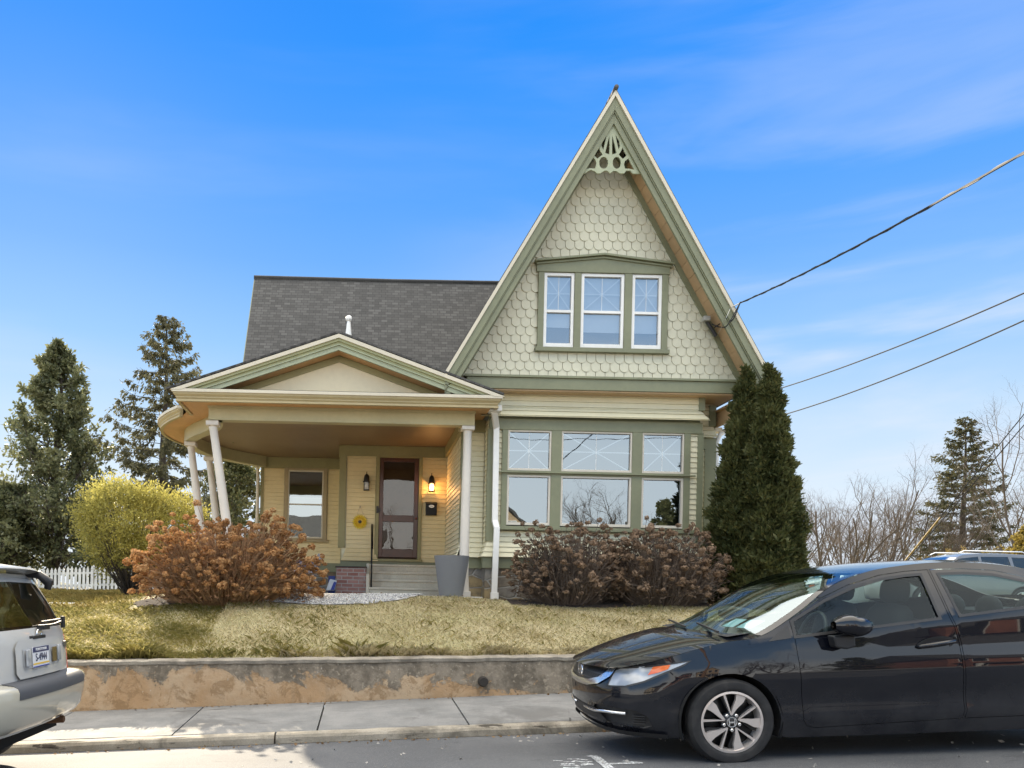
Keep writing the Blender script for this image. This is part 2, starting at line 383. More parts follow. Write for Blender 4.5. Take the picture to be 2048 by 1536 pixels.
def sheet(name, xs, ys, fz, mat, smooth=True):
    mb = MB().grid([[(x, y, fz(x, y)) for x in xs] for y in ys]); o = obj(name, mb, mat, smooth=180 if smooth else None); o['kind'] = 'structure'; return o
def lin(a, b, n): return [a + (b - a) * i / (n - 1) for i in range(n)]
sheet('road', lin(-60, 60, 61), [-30, -12, -4, 0, 2, 4, 5, 5.95, 6.5, 7.2, 7.72], road_z, ROADM)
GRASSB = None
def turfmat():
    m = MT('dry_turf').set(Roughness=.95)
    c = m.mix(m.range(m.noise(.9, 5), .4, .62), (.44, .38, .23), (.34, .31, .16)); c = m.mix(m.range(m.noise(30, 4), .45, .7), c, (.26, .22, .12))
    m.col(c); m.bump(m.noise(45, 4), .03, .8); return m.m
def axis_steps(a, b, fine): return fine
xs = [-120, -70, -45, -30, -22, -17, -14] + lin(-12, 12, 73) + [14, 17, 22, 30, 45, 70, 120]
ys = [9.78] + lin(9.9, 14, 28) + [15, 16, 18, 20, 23, 26, 30, 34, 40, 50, 70, 100, 150, 220]
sheet('lawn_ground', xs, ys, lawn_z, turfmat())
# far land beyond the back yard
hill = MT('far_fields').set(Roughness=1); hill.col(hill.mix(hill.range(hill.noise(.02, 5), .4, .6), (.16, .13, .09), (.12, .12, .07)))
sheet('hills', lin(-700, 700, 57), [200, 260, 330, 420, 600, 900], lambda x, y: -16 + (y - 200) * .03 + 6 * math.sin(x * .011 + 1) * (y - 200) / 400 + 2.0 * math.sin(x * .031) * (y - 200) / 400, hill.m)
# sidewalk slabs, curb
JX = [-40] + [-9.6, -8.05, -6.5, -4.95, -3.4, -1.86, -.43, 1.06, 2.6, 4.1, 5.6, 7.1, 8.6, 10.1] + [40]
mb = MB()
for a, b in zip(JX[:-1], JX[1:]):
    a += .009; b -= .009; n = 6 if b - a < 5 else 20
    top = [[(x, y, walk_z(x, y) + (.004 if (y in (7.872, 9.47)) else .012) - .004) for x in lin(a, b, n)] for y in (7.872, 7.885, 8.4, 9, 9.46, 9.47)]
    mb.grid(top)
    for k, y in ((0, 7.872), (-1, 9.47)): mb.grid([[(x, y, walk_z(x, y) - .1) for x in lin(a, b, n)], top[k]])
    for j in (0, -1): mb.grid([[(r[j][0], r[j][1], r[j][2] - .1) for r in top], [r[j] for r in top]])
o = obj('sidewalk', mb, SIDEW); o['kind'] = 'structure'
mb = MB(); mb.grid([[(x, 7.7, walk_z(x, 7.87) - .09) for x in lin(-40, 40, 41)], [(x, 9.5, walk_z(x, 9.5) - .09) for x in lin(-40, 40, 41)]])
o = obj('sidewalk_bed', mb, simple('joint_dirt', (.035, .03, .025), .95)); o['kind'] = 'structure'
mb = MB()
rc = random.Random(4)
for a, b in ((-40, -.84), (-.822, 40)):
    xs_ = lin(a, b, 240); prof = [(7.73, -.06), (7.735, .055), (7.75, .082), (7.775, .093), (7.86, .095), (7.868, .09), (7.868, -.06)]
    mb.grid([[(x, y + rc.uniform(-.003, .003), curb_z(x) + h + rc.uniform(-.004, .004)) for x in xs_] for y, h in prof])
    for x in (a, b): mb.add([(x, y, curb_z(x) + h) for y, h in prof], [tuple(range(7))])
o = obj('curb', mb, CURBM); o['kind'] = 'structure'
# white utility paint on the road
def groundpt(px, py):
    d = P(px, py, 1) - Vector((0, 0, EYE))
    Y = 6.0
    for _ in range(30): Y = (road_z(d.x * Y, Y) + .004 - EYE) / d.z
    return Vector((d.x * Y, Y, road_z(d.x * Y, Y) + .004))
mpm = MT('road_paint').set(Roughness=.8); mpm.col(mpm.mix(mpm.range(mpm.noise(60, 4), .42, .6), (.16, .165, .17), (.66, .68, .68)))
mb = MB()
def stroke(pts, wd):
    q = [groundpt(*p) for p in pts]
    for a, b in zip(q[:-1], q[1:]):
        s = (b - a).cross(Vector((0, 0, 1))).normalized() * wd / 2
        mb.add([a - s, a + s, b + s, b - s], [(0, 1, 2, 3)])
stroke([(1178, 1511), (1190, 1513), (1212, 1530), (1236, 1552)], .075)
stroke([(1214, 1527.5), (1284, 1525.5)], .045); stroke([(1245, 1522), (1286, 1525.6)], .04)
for q in ([(1107, 1521), (1125, 1521.5)], [(1135, 1518), (1158, 1518), (1175, 1520)], [(1128, 1524), (1150, 1523)], [(1147, 1521), (1170, 1524), (1186, 1523.5)], [(1122, 1528), (1150, 1527)],
          [(1160, 1526), (1188, 1528), (1162, 1530)], [(1120, 1531), (1150, 1530), (1158, 1533)], [(1126, 1535), (1160, 1535)], [(1110, 1540), (1150, 1541)]): stroke(q, .03)
o = obj('road_marking', mb, mpm.m); o['kind'] = 'structure'
# retaining wall
t = thing('retaining_wall', 'low stained concrete retaining wall with peeling ochre render between sidewalk and lawn', 'wall', (0, 9.6, -1.2))
rw = random.Random(11); xs_ = lin(-14, 14, 281)
noisy = {x: rw.uniform(-.006, .006) for x in xs_}
HX, HZ = P(966, 1363, 9.47).x, P(966, 1363, 9.47).z
mb = MB()
rows = []
for k in range(11):
    u = k / 10
    rows.append([(x, 9.47 + .03 * u + rw.uniform(-.003, .003) + .004 * math.sin(x * 3 + u * 7), (walk_z(x, 9.47) - .03) * (1 - u) + (wall_z(x) - .045) * u) for x in xs_])
mb.grid(rows); obj('wall_face', mb, WALLM, t, smooth=180)
mb = MB(); mb.grid([[(x, y + noisy[x], wall_z(x) + h + noisy[x] * .8) for x in xs_] for y, h in ((9.505, -.05), (9.485, -.045), (9.48, -.008), (9.50, .004), (9.62, .008), (9.78, .005), (9.80, -.12))])
obj('coping', mb, COPE, t, smooth=60)
mb = MB(); mb.lathe([(.05, 9.40), (.062, 9.455), (.062, 9.50), (.046, 9.50), (.046, 9.452)], (HX, 0, HZ), 20, 'y'); obj('drain_pipe', mb, simple('dark_clay_pipe', (.03, .025, .02), .8), t, smooth=40)
mb = MB(); mb.lathe([(.001, 9.461), (.046, 9.46)], (HX, 0, HZ), 20, 'y'); obj('drain_hole', mb, simple('drain_dark', (.004, .004, .004), 1), t)
# ------------------------------------------------------------------ house
H = thing('house', 'cream and sage green house with steep fish-scale gable, bay window and curved veranda', 'house', (2, 15, 0))
YB, YD, YH, YBAY, YP, YG, YR = 18.18, 16.5, 13.86, 13.5, 13.17, 13.3, 12.85
EXP = .088
def clap(mb, mp, a0, a1, z0, z1, flare=None):
    """courses of bevelled clapboard; mp(a, z, out) -> point"""
    k0 = math.floor((z0 - .96) / EXP + 1e-6); z = .96 + k0 * EXP
    while z < z1 - 1e-6:
        za, zb = max(z, z0), min(z + EXP, z1)
        if zb - za > .008:
            fa = flare(za) if flare else 0; fb = flare(zb) if flare else 0
            o = [(a0 - fa, za, .019 + fa), (a1 + fa, za, .019 + fa), (a1 + fb, zb - .003, .003 + fb), (a0 - fb, zb - .003, .003 + fb)]
            i = [(a0 - fa, za, -.012 + fa), (a1 + fa, za, -.012 + fa), (a1 + fb, zb - .003, -.014 + fb), (a0 - fb, zb - .003, -.014 + fb)]
            mb.add([mp(*q) for q in o + i], [(0, 1, 2, 3), (4, 5, 1, 0), (3, 2, 6, 7), (0, 3, 7, 4), (1, 5, 6, 2)])
        z += EXP
def front(y): return lambda a, z, o: (a, y - o, z)
def leftf(x): return lambda a, z, o: (x - o, a, z)
def rightf(x): return lambda a, z, o: (x + o, a, z)
FL = lambda z: .085 * max(0, (.96 - z) / .26) ** 1.2
SPLIT = {'corner_board', 'porch_corner_board', 'water_table', 'foundation', 'porch_frieze', 'porch_siding', 'side_siding', 'bay_siding', 'right_siding', 'step_cheek', 'side_soffit'}
def islands(mb, gap=.05):
    n = len(mb.v); par = list(range(n))
    def find(a):
        while par[a] != a: par[a] = par[par[a]]; a = par[a]
        return a
    for f in mb.f:
        for a in f[1:]: par[find(a)] = find(f[0])
    g = {}
    for i in range(n): g.setdefault(find(i), []).append(i)
    bb = [[[min(mb.v[i][k] for i in g_) - gap / 2 for k in range(3)], [max(mb.v[i][k] for i in g_) + gap / 2 for k in range(3)], g_] for g_ in g.values()]
    ch = True
    while ch:
        ch = False
        for i in range(len(bb)):
            for j in range(len(bb) - 1, i, -1):
                if all(bb[i][0][k] < bb[j][1][k] and bb[j][0][k] < bb[i][1][k] for k in range(3)):
                    bb[i] = [[min(bb[i][0][k], bb[j][0][k]) for k in range(3)], [max(bb[i][1][k], bb[j][1][k]) for k in range(3)], bb[i][2] + bb[j][2]]; bb.pop(j); ch = True
    out = []
    for _, _, idx in bb:
        mp = {v: i for i, v in enumerate(sorted(idx))}; m = MB(); m.v = [mb.v[i] for i in sorted(idx)]; m.f = [tuple(mp[a] for a in f) for f in mb.f if f[0] in mp]; out.append(m)
    return out
def part(name, mb, mat, par=None, **k):
    if name in SPLIT:
        for m in islands(mb, .004): o = obj(name, m, mat, par or H, **k)
        return o
    return obj(name, mb, mat, par or H, **k)
# wall cores
mb = MB()
mb.box(-2.38, -1.79, YB + .02, YB + .14, .5, 3.3); mb.box(-.96, -.48, YB + .02, YB + .14, .5, 3.3); mb.box(-1.79, -.96, YB + .02, YB + .14, .5, 1.24); mb.box(-1.79, -.96, YB + .02, YB + .14, 2.80, 3.3); mb.box(-.48, .19, YD + .02, YD + .12, .5, 3.3); mb.box(1.15, 1.67, YD + .02, YD + .12, .5, 3.3); mb.box(.19, 1.15, YD + .02, YD + .12, 2.86, 3.3)
mb.box(-.48, -.36, YD + .12, YB + .02, .5, 3.3); mb.box(1.67, 1.80, YH + .02, YD + .12, .5, 3.6); mb.box(1.80, 2.3, YH + .02, YH + .12, .5, 3.45); mb.box(5.6, 6.0, YH + .02, YH + .12, .5, 3.6)
mb.box(5.9, 6.02, YH + .12, 21.3, 0, 3.7); mb.box(-2.4, -2.28, YB + .14, 20.9, .0, 3.4); mb.box(-2.4, 6.0, 20.9, 21.0, 0, 3.4); mb.box(1.8, 6, YH + .2, 21.0, 3.2, 3.3)
mb.prism([(YB + .1, 3.3), (20.9, 3.3), (20.9, 4.1), (18.95, 7.3), (YB + .1, 6.0)], -2.4, -2.28, 'x')
part('wall', mb, CREAM)
# clapboards
mb = MB()
for a0, a1 in ((-2.33, -1.87), (-.87, -.56)): clap(mb, front(YB), a0, a1, .70, 2.84)
clap(mb, front(YB), -1.87, -.87, .70, 1.17)
clap(mb, front(YD), -.40, .19, .70, 2.865, FL); clap(mb, front(YD), 1.15, 1.645, .70, 2.865)
part('porch_siding', mb, CREAM_WARM)
mb = MB()
clap(mb, leftf(1.66), YH + .1, YD - .02, .70, 2.87, FL)
clap(mb, front(YH), 1.78, 2.02, .70, 2.865, FL)
clap(mb, leftf(2.05), YBAY + .02, YH - .02, .70, 3.05, FL)
part('side_siding', mb, CREAM)
mb = MB()
clap(mb, front(YBAY), 2.05, 5.63, .70, 1.155, FL)
clap(mb, front(YBAY), 2.19, 2.27, 1.22, 2.86); clap(mb, front(YBAY), 5.44, 5.575, 1.22, 2.86)
for z0 in (3.22,): clap(mb, front(YBAY - .03), 2.0, 5.56, z0, 3.47)
clap(mb, front(YBAY - .03), 2.0, 5.60, 3.05, 3.23, lambda z: .095 * max(0, (3.23 - z) / .15))
clap(mb, rightf(5.65), YBAY + .02, YH - .02, .70, 3.05)
part('bay_siding', mb, CREAM)
mb = MB(); clap(mb, front(YH), 5.66, 5.84, .96, 2.66); clap(mb, front(YH), 5.66, 5.98, 2.86, 3.06, lambda z: .06 * max(0, (3.06 - z) / .2)); clap(mb, front(YH), 5.66, 5.9, 3.06, 3.40)
part('right_siding', mb, CREAM)
mb = MB(); mb.box(5.84, 6.03, YH - .03, YH + .1, .9, 2.66); mb.box(5.64, 6.03, YH - .028, YH + .05, 2.66, 2.86); mb.box(5.9, 6.02, YH - .03, YH + .1, 3.06, 3.42)
mb.box(5.565, 5.66, YBAY - .035, YBAY + .05, .96, 2.86); mb.box(2.03, 2.19, YBAY - .035, YBAY + .06, .97, 2.86); mb.box(5.56, 5.66, YBAY - .06, YBAY + .04, 3.235, 3.47)
mb.box(1.63, 1.78, YH - .03, YH + .12, .97, 2.865)
part('corner_board', mb, SAGE)
mb = MB(); mb.box(-.56, -.42, YD - .03, YD + .1, .97, 2.865); mb.box(-2.40, -2.33, YB - .03, YB + .1, .70, 2.84)
part('porch_corner_board', mb, SAGE_WARM)
mb = MB(); mb.box(-2.4, -.48, YB - .03, YB + .05, 2.84, 3.075); mb.box(-.56, 1.66, YD - .032, YD + .05, 2.866, 3.075); mb.box(-.58, -.46, YD + .05, YB - .03, 2.866, 3.075)
mb.box(1.60, 1.70, YP + .2, YD - .032, 2.87, 3.075); mb.box(1.70, 2.04, YH - .04, YH + .05, 2.866, 3.075)
part('porch_frieze', mb, SAGE_WARM)
mb = MB(); mb.box(-2.4, -.5, YB - .03, YB + .1, .50, .70); mb.box(-.5, 1.68, YD - .055, YD + .1, .52, .70); mb.box(1.61, 1.75, YH - .04, YD, .51, .70); mb.box(1.61, 2.02, YH - .042, YH + .1, .51, .70)
mb.box(1.98, 5.70, YBAY - .05, YBAY + .1, .51, .70); mb.box(2.0, 2.1, YBAY + .05, YH - .04, .51, .70); mb.box(5.62, 6.04, YH - .04, YH + .1, .51, .72)
part('water_table', mb, SAGE)
mb = MB(); mb.box(-2.4, -.48, YB, YB + .3, -.3, .50); mb.box(1.65, 1.9, YH, YD, -.3, .51); mb.box(1.65, 2.05, YH - .01, YH + .2, -.3, .51); mb.box(2.03, 5.66, YBAY - .01, YBAY + .2, -.3, .51); mb.box(2.03, 2.2, YBAY + .2, YH - .01, -.3, .51); mb.box(5.66, 6.02, YH - .01, YH + .2, -.3, .51)
part('foundation', mb, STONE)
# ---- windows
def sashwin(x0, x1, z0, z1, y, rails=(), mat=WHITE, wd=.045, lattice=None, glass=GLASS, shade=None, back=DARK, label=None):
    mb = MB()
    mb.box(x0, x0 + wd, y - .03, y + .04, z0, z1); mb.box(x1 - wd, x1, y - .03, y + .04, z0, z1); mb.box(x0 + wd, x1 - wd, y - .03, y + .04, z1 - wd, z1); mb.box(x0 + wd, x1 - wd, y - .032, y + .04, z0, z0 + wd * 1.25)
    for r in rails: mb.box(x0 + wd, x1 - wd, y - .028, y + .035, r - wd * .45, r + wd * .45)
    wn = part('window', mb, mat, bevel=.004)
    if label: wn['label'] = label
    g = MB(); g.add([(x0 + wd - .004, y + .012, z0 + wd), (x1 - wd + .004, y + .012, z0 + wd), (x1 - wd + .004, y + .012, z1 - wd + .004), (x0 + wd - .004, y + .012, z1 - wd + .004)], [(0, 1, 2, 3)])
    obj('pane', g, glass, wn)
    if lattice:
        a, b = lattice; m = MB(); cx, cz = (x0 + x1) / 2, (a + b) / 2; X0, X1 = x0 + wd, x1 - wd
        for p, q in (((X0, cz), (X1, cz)), ((cx, a), (cx, b)), ((X0, a), (X1, b)), ((X0, b), (X1, a))): m.bar((p[0], y + .020, p[1]), (q[0], y + .020, q[1]), .006, .019)
        m.prism([(cx + .03 * math.cos(k * math.pi / 4), cz + .03 * math.sin(k * math.pi / 4)) for k in range(8)], y + .016, y + .024)
        obj('lattice', m, WHITE, wn)
    if shade:
        m = MB()
        for a, b in shade: m.box(x0 + .01, x1 - .01, y + .075, y + .08, a, b)
        obj('shade', m, BLIND, wn)
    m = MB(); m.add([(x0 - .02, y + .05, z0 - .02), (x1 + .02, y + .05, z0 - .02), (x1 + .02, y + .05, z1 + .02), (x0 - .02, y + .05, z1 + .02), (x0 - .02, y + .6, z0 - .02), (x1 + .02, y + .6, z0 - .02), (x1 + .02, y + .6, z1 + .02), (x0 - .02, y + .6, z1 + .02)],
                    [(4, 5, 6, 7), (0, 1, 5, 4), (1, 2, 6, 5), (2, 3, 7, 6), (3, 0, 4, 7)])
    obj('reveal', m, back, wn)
    return wn
BSASH = paint('window_frame_putty', (.62, .57, .48), .45, .05)
for (x0, x1) in ((2.365, 3.10), (3.27, 4.46), (4.63, 5.335)):
    sashwin(x0, x1, 2.165, 2.845, YBAY, (), BSASH, .03, (2.195, 2.815), GLASSB, None)
    sashwin(x0, x1, 1.245, 2.09, YBAY, (), BSASH, .036, None, GLASSB, None)
mb = MB()
for a, b in ((2.27, 2.365), (3.10, 3.27), (4.46, 4.63), (5.335, 5.44)): mb.box(a, b, YBAY - .045, YBAY + .05, 1.22, 2.86)
mb.box(2.19, 5.63, YBAY - .05, YBAY + .05, 2.845, 3.03); mb.box(2.365, 5.335, YBAY - .043, YBAY + .04, 2.09, 2.165)
mb.box(2.05, 2.19, YBAY - .05, YBAY + .05, 2.86, 3.03); mb.box(2.05, 5.60, YBAY - .02, YBAY + .05, 3.03, 3.10)
part('bay_casing', mb, SAGE, bevel=.005)
mb = MB(); mb.box(2.2, 5.52, YBAY - .085, YBAY - .043, 2.118, 2.142); mb.box(2.2, 5.62, YBAY - .10, YBAY + .02, 1.157, 1.222); part('bay_sill', mb, SAGE, bevel=.005)
# bay interior so the glass looks into a room
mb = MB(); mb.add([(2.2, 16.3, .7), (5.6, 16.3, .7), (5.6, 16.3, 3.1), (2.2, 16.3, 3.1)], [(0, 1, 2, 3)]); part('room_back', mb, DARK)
# gable windows
for (x0, x1, sh) in ((2.875, 3.375, [(4.74, 5.45), (4.55, 4.74)]), (3.49, 4.205, [(4.48, 5.45)]), (4.335, 4.83, [(4.48, 5.45)])):
    sashwin(x0, x1, 4.195, 5.425, YG, (4.79,), WHITE, .05, (4.82, 5.37), GLASSG, sh)
mb = MB()
for a, b in ((2.775, 2.872), (3.378, 3.488), (4.208, 4.333), (4.832, 4.93)): mb.box(a, b, YG - .05, YG + .05, 4.18, 5.43)
mb.prism([(2.74, 5.43), (4.95, 5.43), (4.95, 5.57), (3.845, 5.69), (2.74, 5.57)], YG - .06, YG + .04); mb.box(2.74, 4.96, YG - .085, YG + .03, 4.11, 4.18)
part('gable_window_casing', mb, SAGE_WARM if False else SAGE, bevel=.005)
mb = MB(); mb.prism([(2.70, 5.575), (3.845, 5.70), (4.99, 5.575), (4.99, 5.61), (3.845, 5.735), (2.70, 5.61)], YG - .13, YG + .0); mb.prism([(2.73, 5.54), (3.845, 5.66), (4.97, 5.54), (4.97, 5.572), (3.845, 5.695), (2.73, 5.572)], YG - .085, YG - .0)
part('window_hood', mb, SAGE, bevel=.004)
# porch window
sashwin(-1.775, -.975, 1.25, 2.79, YB, (2.02,), EDGE, .028, None, GLASS, [(2.05, 2.2)])
mb = MB(); mb.box(-1.865, -1.775, YB - .045, YB + .04, 1.22, 2.84); mb.box(-.975, -.885, YB - .045, YB + .04, 1.22, 2.84); mb.box(-1.775, -.975, YB - .045, YB + .04, 2.79, 2.84); mb.box(-1.775, -.975, YB - .045, YB + .04, 1.22, 1.25); mb.box(-1.92, -.83, YB - .075, YB + .03, 1.165, 1.22)
part('porch_window_casing', mb, TAN, bevel=.005)
# ---- door
mb = MB(); mb.box(.195, .268, YD - .045, YD + .1, .75, 2.87); mb.box(1.078, 1.148, YD - .045, YD + .1, .75, 2.87); mb.box(.268, 1.078, YD - .045, YD + .1, 2.837, 2.87); mb.box(.16, 1.18, YD - .09, YD + .1, .70, .75)
part('door_casing', mb, SAGE_WARM, bevel=.004)
mb = MB(); y0, y1 = YD - .03, YD + .02
mb.box(.272, .352, y0, y1, .787, 2.833); mb.box(.985, 1.075, y0, y1, .787, 2.833); mb.box(.352, .985, y0, y1, 2.755, 2.833); mb.box(.352, .985, y0, y1, 1.52, 1.655); mb.box(.352, .985, y0, y1, .787, .96)
door = part('door', mb, WOOD, bevel=.006)
door['label'] = 'dark varnished screen door with two panes'
mb = MB()
for a, b in ((.96, 1.52), (1.655, 2.755)): mb.add([(.352, YD, a), (.985, YD, a), (.985, YD, b), (.352, YD, b)], [(0, 1, 2, 3)])
obj('pane', mb, glassy('door_screen_glass', .06, (.5, .46, .42)), door)
mb = MB(); mb.box(.268, 1.078, YD + .1, YD + .14, .75, 2.84); obj('inner_door', mb, paint('inner_door_wood', (.14, .075, .04), .4, .3), door)
mb = MB(); mb.lathe([(.004, -.075), (.022, -.072), (.026, -.055), (.014, -.045), (.012, -.03)], (1.035, YD, 1.60), 12, 'y'); obj('handle', mb, simple('old_brass', (.12, .04, .03), .35, .8), door, smooth=50)
mb = MB(); mb.box(.215, .262, YD - .075, YD - .046, 1.69, 1.83); mb.box(.262, .30, YD - .06, YD - .034, 1.72, 1.79); obj('latch', mb, CHARC, door)
# ---- porch floor, steps, brick pier
mb = MB()
for k in range(4):
    z1 = .63 - k * .158; y1 = YD - .06 - k * .28
    mb.box(.10, 1.66, y1 - .30, YD + .05 if k == 0 else y1 + .0, -.1, z1)
    mb.box(.09, 1.665, y1 - .325, y1 - .30, z1 - .045, z1 - .004)
part('steps', mb, STEPC, bevel=.01)
mb = MB(); mb.box(.035, .098, 15.30, YD - .06, -.1, .40); mb.box(.035, .098, 15.70, YD - .06, .40, .62); mb.box(1.667, 1.72, 15.0, 15.9, -.1, .56); part('step_cheek', mb, STEPC, bevel=.01)
mb = MB(); mb.box(-.55, .034, 15.6, YD - .06, -.1, .53); pier = part('brick_pier', mb, BRICK)
mb = MB(); mb.box(-.57, .05, 15.57, YD - .06, .531, .556); obj('pier_cap', mb, simple('slate_cap', (.05, .035, .03), .7), pier, bevel=.004)
slab = MB(); slab.prism([(-2.75, 13.0), (-1.05, 12.82), (1.9, 12.78), (1.9, 13.85), (1.64, 13.85), (1.64, 16.45), (-.45, 16.45), (-.45, 18.15), (-2.4, 18.15), (-3.0, 17.2), (-3.2, 15.8), (-3.0, 14.4)], -.12, .022, 'z')
o = obj('patio', slab, concrete('patio_concrete', (.36, .34, .30), (.46, .44, .39)), bevel=.01); o['kind'] = 'structure'
# ---- porch structure
def spline(pts, n=8, closed=False):
    out = []; m = len(pts)
    for i in range(m - 1):
        p0, p1, p2, p3 = [Vector(pts[max(0, min(m - 1, i + k))]) for k in (-1, 0, 1, 2)]
        for j in range(n):
            t = j / n; out.append(.5 * ((2 * p1) + (-p0 + p2) * t + (2 * p0 - 5 * p1 + 4 * p2 - p3) * t * t + (-p0 + 3 * p1 - 3 * p2 + p3) * t ** 3))
    out.append(Vector(pts[-1])); return out
BE = spline([(-2.60, 13.17), (-2.70, 13.75), (-2.90, 14.2), (-3.2, 14.65), (-3.47, 15.2), (-3.58, 15.8), (-3.5, 16.45), (-3.3, 17.0), (-2.98, 17.55), (-2.42, 18.2)], 6)
def nrm(c, i):
    d = (c[min(i + 1, len(c) - 1)] - c[max(i - 1, 0)]).normalized(); return Vector((-d.y, d.x))          # points outward (left)
NB = [nrm(BE, i) for i in range(len(BE))]
def off(d, i0=0): return [BE[i] + NB[i] * d for i in range(i0, len(BE))]
ceilpts = [(1.66, 13.3)] + [(1.66, YD), (-.5, YD), (-.5, YB), (-2.4, YB)] + [(p.x, p.y) for p in off(-.1)[::-1]]
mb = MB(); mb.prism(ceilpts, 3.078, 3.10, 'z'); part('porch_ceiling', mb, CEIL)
mb = MB(); mb.box(-2.625, 1.76, YP, YP + .2, 2.84, 3.075)
mb.box(-2.64, 1.775, YP - .018, YP, 3.035, 3.075)
mb.box(1.56, 1.76, YP + .2, YH - .05, 2.86, 3.075)
for z0, z1, d0, d1 in ((2.84, 3.075, -.2, 0),):
    a, b = off(d0), off(d1)
    mb.grid([[(p.x, p.y, z) for p in q] for q, z in ((b, z0), (b, z1), (a, z1), (a, z0), (b, z0))])
part('porch_beam', mb, BEAM)
i0 = 12
g0 = off(.10, i0); SOFL = [(1.98, YR), (1.98, YP + .7), (1.70, YP + .7), (1.70, YP + .01), (-2.6, YP + .01)] + [(p.x, p.y) for p in BE[1:]] + [(p.x, p.y) for p in off(.40, i0)[::-1]] + [(-3.06, 13.6), (-3.06, YR)]
vs, es, fs, *_ = delaunay_2d_cdt([Vector(p) for p in SOFL], [(i, (i + 1) % len(SOFL)) for i in range(len(SOFL))], [tuple(range(len(SOFL)))], 1, 1e-5)
mb = MB(); mb.add([(v.x, v.y, 3.072) for v in vs], [tuple(f) for f in fs]); part('porch_soffit', mb, SOFFO)
# cornice / gutter mouldings
def sweep(mb, path, prof):
    """prof (out, z) swept along plan path [(pt, outward)]"""
    mb.grid([[(p.x + n.x * o, p.y + n.y * o, z) for (o, z) in prof] for p, n in path]); k = len(prof); return mb
CORN = [(-.03, 3.055), (.03, 3.055), (.03, 3.085), (.012, 3.095), (.03, 3.115), (.03, 3.13), (.062, 3.165), (.068, 3.195), (-.03, 3.195)]
EDGEP = [(-.03, 3.196), (.085, 3.196), (.085, 3.245), (-.03, 3.25)]
Fn = Vector((0, -1)); Ln = Vector((-1, 0)); Cn = Vector((-1, -1)); Rn = Vector((1, 0)); CRn = Vector((1, -1))
pathF = [(Vector((-3.06, 13.9)), Ln), (Vector((-3.06, YR)), Cn), (Vector((2.06, YR)), CRn), (Vector((2.06, YH - .4)), Rn)]
path2 = [(p, n) for p, n in zip(off(.42, i0), NB[i0:])]
mb = MB(); sweep(mb, pathF, CORN); sweep(mb, path2, CORN); o0, n0 = path2[0]; mb.add([(o0.x + n0.x * o, o0.y + n0.y * o, z) for o, z in CORN], [tuple(range(len(CORN)))]); part('porch_cornice', mb, CORNP, smooth=30)
mb = MB(); sweep(mb, pathF, EDGEP); sweep(mb, path2, EDGEP); mb.add([(o0.x + n0.x * o, o0.y + n0.y * o, z) for o, z in EDGEP], [(0, 1, 2, 3)]); part('porch_gutter', mb, EDGE, smooth=30)
# pediment
AX, AZ, EX, EZ = -.493, 4.165, 2.68, 3.225
def rakeband(mb, t0, t1, y0, y1, half=EX, base=EZ, ax=AX, az=AZ):
    """pair of raking boards; t measured vertically down from the roof line"""
    sl_ = (az - base) / half
    for s in (-1, 1):
        pts = [(ax, az - t0), (ax + s * half, base - t0), (ax + s * half, base - t1), (ax, az - t1)]
        if base - t1 < base - .005:                      # stop at the horizontal cornice
            h1 = half - (t1 - .0) / sl_; h0 = half - max(0, t0) / sl_
            pts = [(ax, az - t0), (ax + s * h0, base), (ax + s * h1, base), (ax, az - t1)]
        mb.prism(pts[::s], y0, y1)
mb = MB(); rakeband(mb, -.005, .058, YR - .09, YR); part('pediment_edge', mb, EDGE)
mb = MB(); rakeband(mb, .058, .10, YR - .06, YR); rakeband(mb, .10, .145, YR - .03, YR); part('pediment_crown', mb, paint('crown_paint', (.37, .37, .19), .5, .1))
mb = MB(); rakeband(mb, .145, .16, YR - .045, YR + .02); rakeband(mb, .16, .235, YR - .02, YR + .02); part('pediment_fascia', mb, SAGEL)
mb = MB(); rakeband(mb, .205, .232, YR + .02, YP - .03); part('pediment_soffit', mb, SOFFO)
mb = MB(); rakeband(mb, .236, .34, YP - .035, YP); part('pediment_frieze', mb, SAGE_WARM)
mb = MB(); mb.prism([(-2.3, 3.24), (1.32, 3.24), (AX, 3.24 + 1.81 * .355)], YP - .012, YP + .05); part('tympanum', mb, paint('tympanum_paint', (.74, .64, .43), .5, .06))
mb = MB(); mb.add([(-2.98, YR - .08, 3.252), (1.99, YR - .08, 3.252), (1.99, YP - .01, 3.30), (-2.98, YP - .01, 3.30)], [(0, 1, 2, 3)]); part('pediment_skirt_roof', mb, ROOF)
# roofs: panels lie in their own XY plane so that the shingle courses follow the slope
def panel_roof(name, quad, mat, th=.05, par=None):
    """quad: eave-left, eave-right, ridge-right, ridge-left"""
    a, b, c, d = [Vector(q) for q in quad]; x = (b - a).normalized(); nn = x.cross(d - a).normalized(); y = nn.cross(x)
    M = Matrix((x, y, nn)).transposed().to_4x4(); M.translation = a; Mi = M.inverted()
    q = [Mi @ p for p in (a, b, c, d)]
    mb = MB(); mb.add([(p.x, p.y, 0) for p in q] + [(p.x, p.y, -th) for p in q], [(0, 1, 2, 3), (7, 6, 5, 4), (0, 4, 5, 1), (1, 5, 6, 2), (2, 6, 7, 3), (3, 7, 4, 0)])
    o = obj(name, mb, mat, par or H, shift=False); M2 = Matrix.Translation(-root_loc(par or H)) @ M; o.location = M2.translation; o.rotation_euler = M2.to_euler(); return o
RY, RZ, RS = 18.95, 7.45, 1.70
roof = panel_roof('main_roof', [(-2.75, RY - (RZ - 3.25) / RS, 3.25), (3.6, RY - (RZ - 3.25) / RS, 3.25), (3.6, RY, RZ), (-2.75, RY, RZ)], ROOF)
